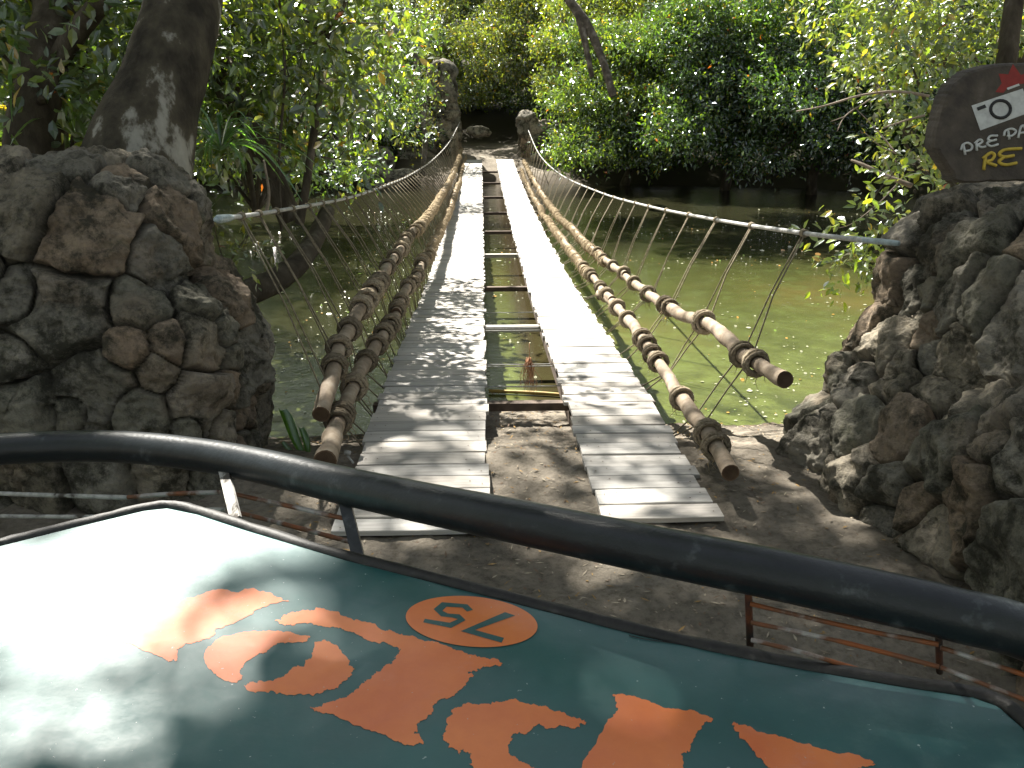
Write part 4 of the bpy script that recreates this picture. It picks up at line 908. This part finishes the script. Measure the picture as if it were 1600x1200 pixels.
def bare(name, pts, radii, label, cat, mat=M_bark, n=8, seg=12, twigs=0, seed=0, leaves=0, Lf=.12, bright=1.2, warm=.3, extra=(), tw_len=.5):
    P = catmull([up(*p) for p in pts], n); t = thing(name, tuple(P[0]), label, cat); mb = MB(); tube(mb, P, radii, seg, wob=.25, ws=3, seed=seed)
    rg = np.random.default_rng(seed); ends = []
    for ex in extra:
        Q = catmull([up(*p) for p in ex[0]], 6); tube(mb, Q, ex[1], 8, wob=.25, ws=4); ends.append(Q[-1]); ends.append(Q[len(Q) // 2])
    for k in range(twigs):
        i = rg.integers(len(P) // 4, len(P)); e = P[i] + unit(rg.normal(size=3) + (0, 0, .2)) * tw_len * rg.uniform(.5, 1.2)
        tube(mb, catmull([P[i], (P[i] + e) / 2 + rg.normal(size=3) * tw_len * .12, e], 4), [radii[-1] * .5, radii[-1] * .15], 5); ends.append(e)
    mb.build('trunk' if cat == 'tree' else 'stem', mat, t)
    if leaves and ends:
        cs = np.array(ends); crown_mesh([clumps(cs, np.full((len(cs), 3), tw_len * .55), leaves, Lf, rg, bright, warm, 5, .7, True)], t, M_leaf_near, 'crown' if cat == 'tree' else 'foliage')
    return t
bare('dark_tree', [(40, 330, 8.0), (48, 200, 8.0), (70, 80, 8.2), (100, -60, 8.6), (120, -300, 9)], [.22, .2, .18, .16], 'dark upright trunk at the far left edge behind the wall', 'tree', twigs=10, seed=3, leaves=1600, Lf=.16,
     extra=[([(80, 110, 8.2), (120, 50, 8.0), (160, 0, 7.8), (200, -60, 7.6)], [.10, .09, .07]), ([(62, 150, 8.1), (20, 90, 8.2), (-40, 40, 8.4)], [.08, .05])])
bare('dark_tree', [(84, 330, 8.8), (88, 180, 8.8), (80, 0, 9.0), (60, -200, 9)], [.12, .11, .1], 'slimmer dark trunk beside the far left edge trunk', 'tree', twigs=8, seed=4, leaves=1200, Lf=.16)
bare('leaning_branch', [(512, 330, 10.5), (482, 392, 9.6), (440, 432, 9.0), (395, 455, 8.6), (350, 470, 8.4)], [.09, .12, .13, .12], 'dark curved limb leaning over the water beside the left wall', 'branch')
bare('leaning_tree', [(455, 345, 9.4), (415, 255, 9.2), (372, 170, 9.1), (328, 100, 9.0), (280, 20, 9.0), (240, -120, 9.2)], [.13, .12, .11, .10], 'dark diagonal trunk crossing behind the big leaning trunk', 'tree', twigs=12, seed=6, leaves=1500, Lf=.15)
bare('sapling', [(468, 350, 9.2), (480, 280, 9.2), (496, 170, 9.2), (512, 70, 9.2), (542, -10, 9.3), (552, -70, 9.4)], [.045, .04, .038, .03], 'slender dark sapling standing left of the bridge over the water', 'tree', twigs=16, seed=7, leaves=1100, Lf=.15, tw_len=.7, bright=1.3, warm=.45)
bare('sapling', [(440, 360, 8.6), (436, 250, 8.6), (445, 120, 8.6), (440, 40, 8.7), (432, -40, 8.8)], [.016, .014, .012], 'thin straight stem beside the slender dark sapling', 'tree', twigs=14, seed=8, leaves=650, Lf=.16, tw_len=.7, bright=1.2, warm=.4)
bare('sapling', [(398, 330, 10.5), (385, 200, 10.5), (395, 60, 10.6), (400, -80, 10.8)], [.03, .028, .02], 'leafy sapling behind the diagonal trunk', 'tree', twigs=20, seed=9, leaves=3800, Lf=.17, tw_len=.9, bright=1.15, warm=.3)
bare('pale_stem', [(416, 335, 8.0), (420, 300, 8.0), (412, 250, 8.0)], [.018, .016, .01], 'short sunlit pale stem rising beside the left cable', 'stem', M_twig, leaves=0)
bare('slim_tree', [(660, 275, 33), (664, 215, 33), (655, 130, 33.2), (648, 60, 33.5), (640, -40, 34)], [.10, .10, .09, .07], 'slim pale tree standing before the far left pillar', 'tree', M_bark_pale, twigs=14, seed=12, leaves=1600, Lf=.17, tw_len=1.3, bright=1.3, warm=.6)
bare('forked_tree', [(958, 150, 29), (940, 90, 29), (918, 40, 29), (884, -10, 29), (860, -80, 29)], [.12, .14, .16, .18], 'forked grey trunk slanting out of the leaves above the bridge', 'tree', M_bark_pale, extra=[([(900, 10, 29), (912, 55, 29), (925, 120, 29.3)], [.13, .12, .08])])
bare('dark_tree', [(1560, 200, 8), (1572, 100, 8), (1582, 20, 8), (1600, -80, 8)], [.08, .09, .09], 'narrow dark trunk rising behind the painted sign', 'tree')
# shrubs of big leaves, left middle distance
def shrub(name, base, boxes, n, L, label, seed, bright=1.2, warm=.3, r0=.03, ud=.7, cat='shrub', mat=M_leaf_near, twig=6):
    rg = np.random.default_rng(seed); cs = [tuple(b_[0]) for b_ in boxes]; rs = [b_[1] for b_ in boxes]
    t = thing(name, tuple(base), label, cat); mb = MB()
    for c in cs:
        tube(mb, catmull([base, (np.array(base) + c) / 2 + rg.normal(size=3) * .15, np.array(c)], 5), [r0, r0 * .7, r0 * .3], 6)
    mb.build('stem', M_bark, t); crown_mesh([clumps(cs, rs, n, L, rg, bright, warm, twig, ud, True)], t, mat, 'foliage'); return t
shrub('broadleaf_shrub', up(400, 330, 11.5), [(up(365, 60, 11.5), (.7, .5, .7)), (up(450, 40, 12), (.8, .6, .6)), (up(430, 150, 12), (.8, .5, .6)), (up(350, 200, 11.5), (.6, .5, .6)), (up(520, 30, 13), (.8, .6, .5)), (up(400, 230, 12), (.6, .4, .5)), (up(560, 90, 14), (.8, .6, .6)), (up(370, -40, 11), (.8, .6, .6))], 5200, .17, 'big-leaved shrub with yellowing leaves behind the diagonal trunk', 51, 1.25, .35)
shrub('broadleaf_shrub', up(540, 300, 20), [(up(530, 255, 19), (.9, .6, .45)), (up(500, 270, 17), (.9, .6, .4)), (up(560, 180, 22), (1.3, .9, .9)), (up(600, 140, 24), (1.3, .9, .8)), (up(500, 190, 20), (1.1, .8, .9)), (up(470, 120, 21), (1.1, .8, .9)), (up(610, 60, 25), (1.5, 1, .9)), (up(540, 110, 22), (1.2, .9, .8))], 9000, .15, 'sunlit shrub drooping to the water left of the bridge', 52, 1.2, .2)
shrub('broadleaf_shrub', up(120, 300, 10), [(up(140, 60, 10), (.9, .6, .6)), (up(170, 130, 10.5), (.6, .5, .7)), (up(30, 100, 10), (.7, .5, .9)), (up(10, 10, 10), (.8, .5, .5)), (up(110, -20, 10), (.9, .5, .5)), (up(120, 180, 11), (.7, .5, .6))], 4000, .15, 'dark shrub between the trunks at the far left', 53, 1.0, .2)
shrub('leafy_bush', up(1520, 330, 8.5), [(up(1420, 90, 8.5), (.6, .5, .45)), (up(1490, 50, 8.8), (.7, .5, .45)), (up(1440, 190, 8), (.35, .4, .35)), (up(1400, 30, 9.5), (.6, .5, .4)), (up(1560, 60, 9), (.7, .5, .5)), (up(1455, 250, 7.8), (.35, .3, .3)), (up(1380, 120, 9.5), (.4, .4, .3)), (up(1330, 20, 10), (.6, .5, .35))], 5200, .095, 'sunlit yellow-green bush beside and behind the painted sign', 54, 1.5, .5)
shrub('hanging_sprig', up(1440, 400, 6.8), [(up(1350, 395, 6.5), (.1, .1, .1)), (up(1370, 375, 6.6), (.18, .2, .14)), (up(1310, 385, 6.5), (.16, .15, .10)), (up(1330, 415, 6.5), (.10, .12, .10)), (up(1395, 350, 6.6), (.14, .15, .12)), (up(1400, 265, 6.9), (.15, .15, .12))], 420, .085, 'bright green sprig hanging beside the right wall under the cable', 55, 1.9, .5, .008)
shrub('small_sprig', up(352, 420, 6.9), [(up(376, 388, 6.9), (.09, .1, .08)), (up(372, 408, 6.9), (.07, .07, .06))], 60, .075, 'small lime green sprig over the corner of the left wall', 56, 1.8, .6, .005)
# dead twigs right
def twigs(name, base, lines, label):
    t = thing(name, tuple(base), label, 'branch'); mb = MB()
    for P, r in lines: tube(mb, catmull([up(*p) for p in P], 5), r, 7, wob=.2, ws=20)
    mb.build('twig', M_twig, t)
twigs('dead_branch', up(1452, 150, 7.6), [([(1452, 150, 7.6), (1400, 143, 7.6), (1345, 149, 7.7), (1290, 165, 7.8), (1244, 174, 7.9)], [.014, .01, .006]), ([(1345, 149, 7.7), (1340, 135, 7.7)], [.005, .003]), ([(1372, 145, 7.6), (1360, 130, 7.6)], [.005, .003]),
      ([(1360, 155, 7.7), (1322, 180, 7.7), (1308, 205, 7.7)], [.007, .004]), ([(1320, 182, 7.7), (1298, 190, 7.7)], [.004, .003])], 'bare pale twig reaching left over the dark cove near the sign')
twigs('dead_branch', up(1425, 290, 7.4), [([(1425, 290, 7.3), (1385, 275, 7.4), (1350, 258, 7.5), (1330, 250, 7.6)], [.022, .018, .01]), ([(1400, 240, 7.5), (1372, 205, 7.6), (1338, 170, 7.7)], [.009, .006, .003]), ([(1400, 240, 7.5), (1375, 228, 7.5), (1352, 208, 7.5)], [.006, .003]), ([(1445, 180, 7.3), (1415, 188, 7.3), (1380, 200, 7.4)], [.010, .006]), ([(1398, 280, 7.4), (1385, 255, 7.4)], [.006, .003])], 'forked bare branch against the dark water right of the cable')
twigs('dead_branch', up(1400, 330, 7.0), [([(1400, 290, 7.2), (1370, 320, 7.2), (1330, 350, 7.2), (1300, 358, 7.2)], [.007, .004, .003])], 'thin crooked twig dropping to the right cable end')

# strap leaved plants (palms)
def frond_plant(base, n, L, W, label, seed, col=(.05, .12, .03), spread=1.0, name='palm_plant', dirs=None, droop=.9):
    rg = np.random.default_rng(seed); t = thing(name, tuple(base), label, 'plant'); mb = MB(); base = np.array(base)
    for k in range(n):
        a = rg.uniform(0, 6.283) if dirs is None else dirs[0] + rg.uniform(-dirs[1], dirs[1]); el = rg.uniform(.3, 1.3); l = L * rg.uniform(.6, 1.1)
        d = np.array([math.cos(a) * math.cos(el) * spread, math.sin(a) * math.cos(el) * spread, math.sin(el)]); s = unit(np.cross(d, (0, 0, 1)) + 1e-6)
        Vv = []; m_ = 8
        for i in range(m_ + 1):
            u = i / m_; c = base + d * l * u - np.array([0, 0, 1]) * droop * l * u * u * .7; w_ = W * math.sin(min(1, u * 1.4 + .12) * math.pi * .5) * (1 - u ** 3) + .002
            Vv += [c - s * w_, c + (0, 0, -w_ * .35), c + s * w_]
        cc = np.array(col) * rg.uniform(.7, 1.5); 
        mb.add(Vv, [(3 * i, 3 * i + 1, 3 * i + 4, 3 * i + 3) for i in range(m_)] + [(3 * i + 1, 3 * i + 2, 3 * i + 5, 3 * i + 4) for i in range(m_)], tuple(cc))
    mb.build('fronds', M_leaf_near, t); return t
frond_plant(up(345, 235, 7.6), 46, 1.1, .016, 'grassy palm fronds arching down behind the corner of the left wall', 61, droop=1.1)
frond_plant(up(120, 215, 8.6), 40, 1.5, .022, 'pale palm fronds between the trunks at the left', 62, (.09, .15, .05), droop=.8)
frond_plant(up(330, 160, 9.5), 36, 1.4, .018, 'drooping palm fronds hanging behind the diagonal trunk', 63, (.06, .11, .03), droop=1.3)
frond_plant(up(30, 120, 8.3), 26, 1.3, .02, 'shaded palm fronds hanging at the far left edge', 66, (.05, .11, .03), droop=1.2)
# green strap plant by the left entrance
p0 = gz(478, 722, -.25); t = thing('strap_plant', tuple(p0), 'fresh green strap-leaved plant at the foot of the left railing logs', 'plant'); mb = MB()
for P, w_ in (([(478, 722), (462, 690), (449, 655), (441, 640)], .030), ([(470, 722), (452, 705), (440, 690)], .016), ([(482, 722), (478, 690), (470, 668)], .02)):
    Q = catmull([up(x, y, 6.5) for x, y in P], 6); Vv = []
    for i, q in enumerate(Q): u = i / (len(Q) - 1); ww = w_ * (.5 + .9 * math.sin(u * 2.6)) ; Vv += [q - cR * ww + (0, .015, 0), q - (0, .02, 0), q + cR * ww + (0, .015, 0)]
    m_ = len(Q) - 1; mb.add(Vv, [(3 * i, 3 * i + 1, 3 * i + 4, 3 * i + 3) for i in range(m_)] + [(3 * i + 1, 3 * i + 2, 3 * i + 5, 3 * i + 4) for i in range(m_)], (.07, .17, .035))
mb.build('leaves', M_leaf_near, t)
mb = MB(); a_, b_2 = gz(764, 611, WZ + .03), gz(884, 617, WZ + .03); tube(mb, catmull([a_, (a_ + b_2) / 2 + (0, .02, 0), b_2], 5), .022, 8, wob=.3, ws=8)
meta(mb.build('bamboo_cane', simple('bamboo', [(.3, (.25, .17, .04)), (.7, (.45, .32, .08))], 12, .6, .2), org=tuple(a_)), 'yellow cane lying across the waterline between the plank tracks', 'cane')
# dried root dangling in the gap
mb = MB(); c = up(827, 560, 8.6); rg = np.random.default_rng(9)
for k in range(34):
    p = [c + rg.normal(size=3) * (.01, .01, .01)]; 
    for q in range(4): p.append(p[-1] + np.array([rg.normal() * .022, rg.normal() * .02, -rg.uniform(.05, .11)]))
    tube(mb, p, [.0035, .001], 4)
tube(mb, [c + (0, 0, .16), c], .003, 4)
meta(mb.build('dangling_root', simple('dry_root', [(.3, (.22, .09, .04)), (.7, (.42, .22, .12))], 20, .9, 0), org=tuple(c)), 'reddish dried root clump dangling between the two plank tracks', 'root')
# litter on the near mud
mb = MB(); rg = np.random.default_rng(77)
for k in range(3600):
    x = rg.normal(.2, 1.5); y = rg.uniform(3.0, 8.2); z = ground_z(x, y) + .006
    if z < WZ: continue
    if (-1.17 < x < -.23 or .40 < x < 1.16) and y > 4.7: continue
    a = rg.uniform(0, 6.283); l = rg.uniform(.01, .06); d = np.array([math.cos(a), math.sin(a), rg.uniform(-.15, .35)]); s = np.array([-d[1], d[0], 0]) * rg.uniform(.002, .008)
    p = np.array([x, y, z]); tcol = [(.30, .24, .17), (.18, .12, .08), (.42, .36, .27), (.35, .22, .08)][rg.integers(4)]
    mb.add([p, p + d * l * .5 + s, p + d * l, p + d * l * .5 - s], [(0, 1, 2, 3)], tcol)
meta(mb.build('leaf_litter', simple('litter', [(.3, (.7, .7, .7)), (.7, (1, 1, 1))], 30, .9, 0, use_col=True), smooth=False), 'dry twigs and leaf litter scattered over the near mud bank', 'litter', None, 'stuff')
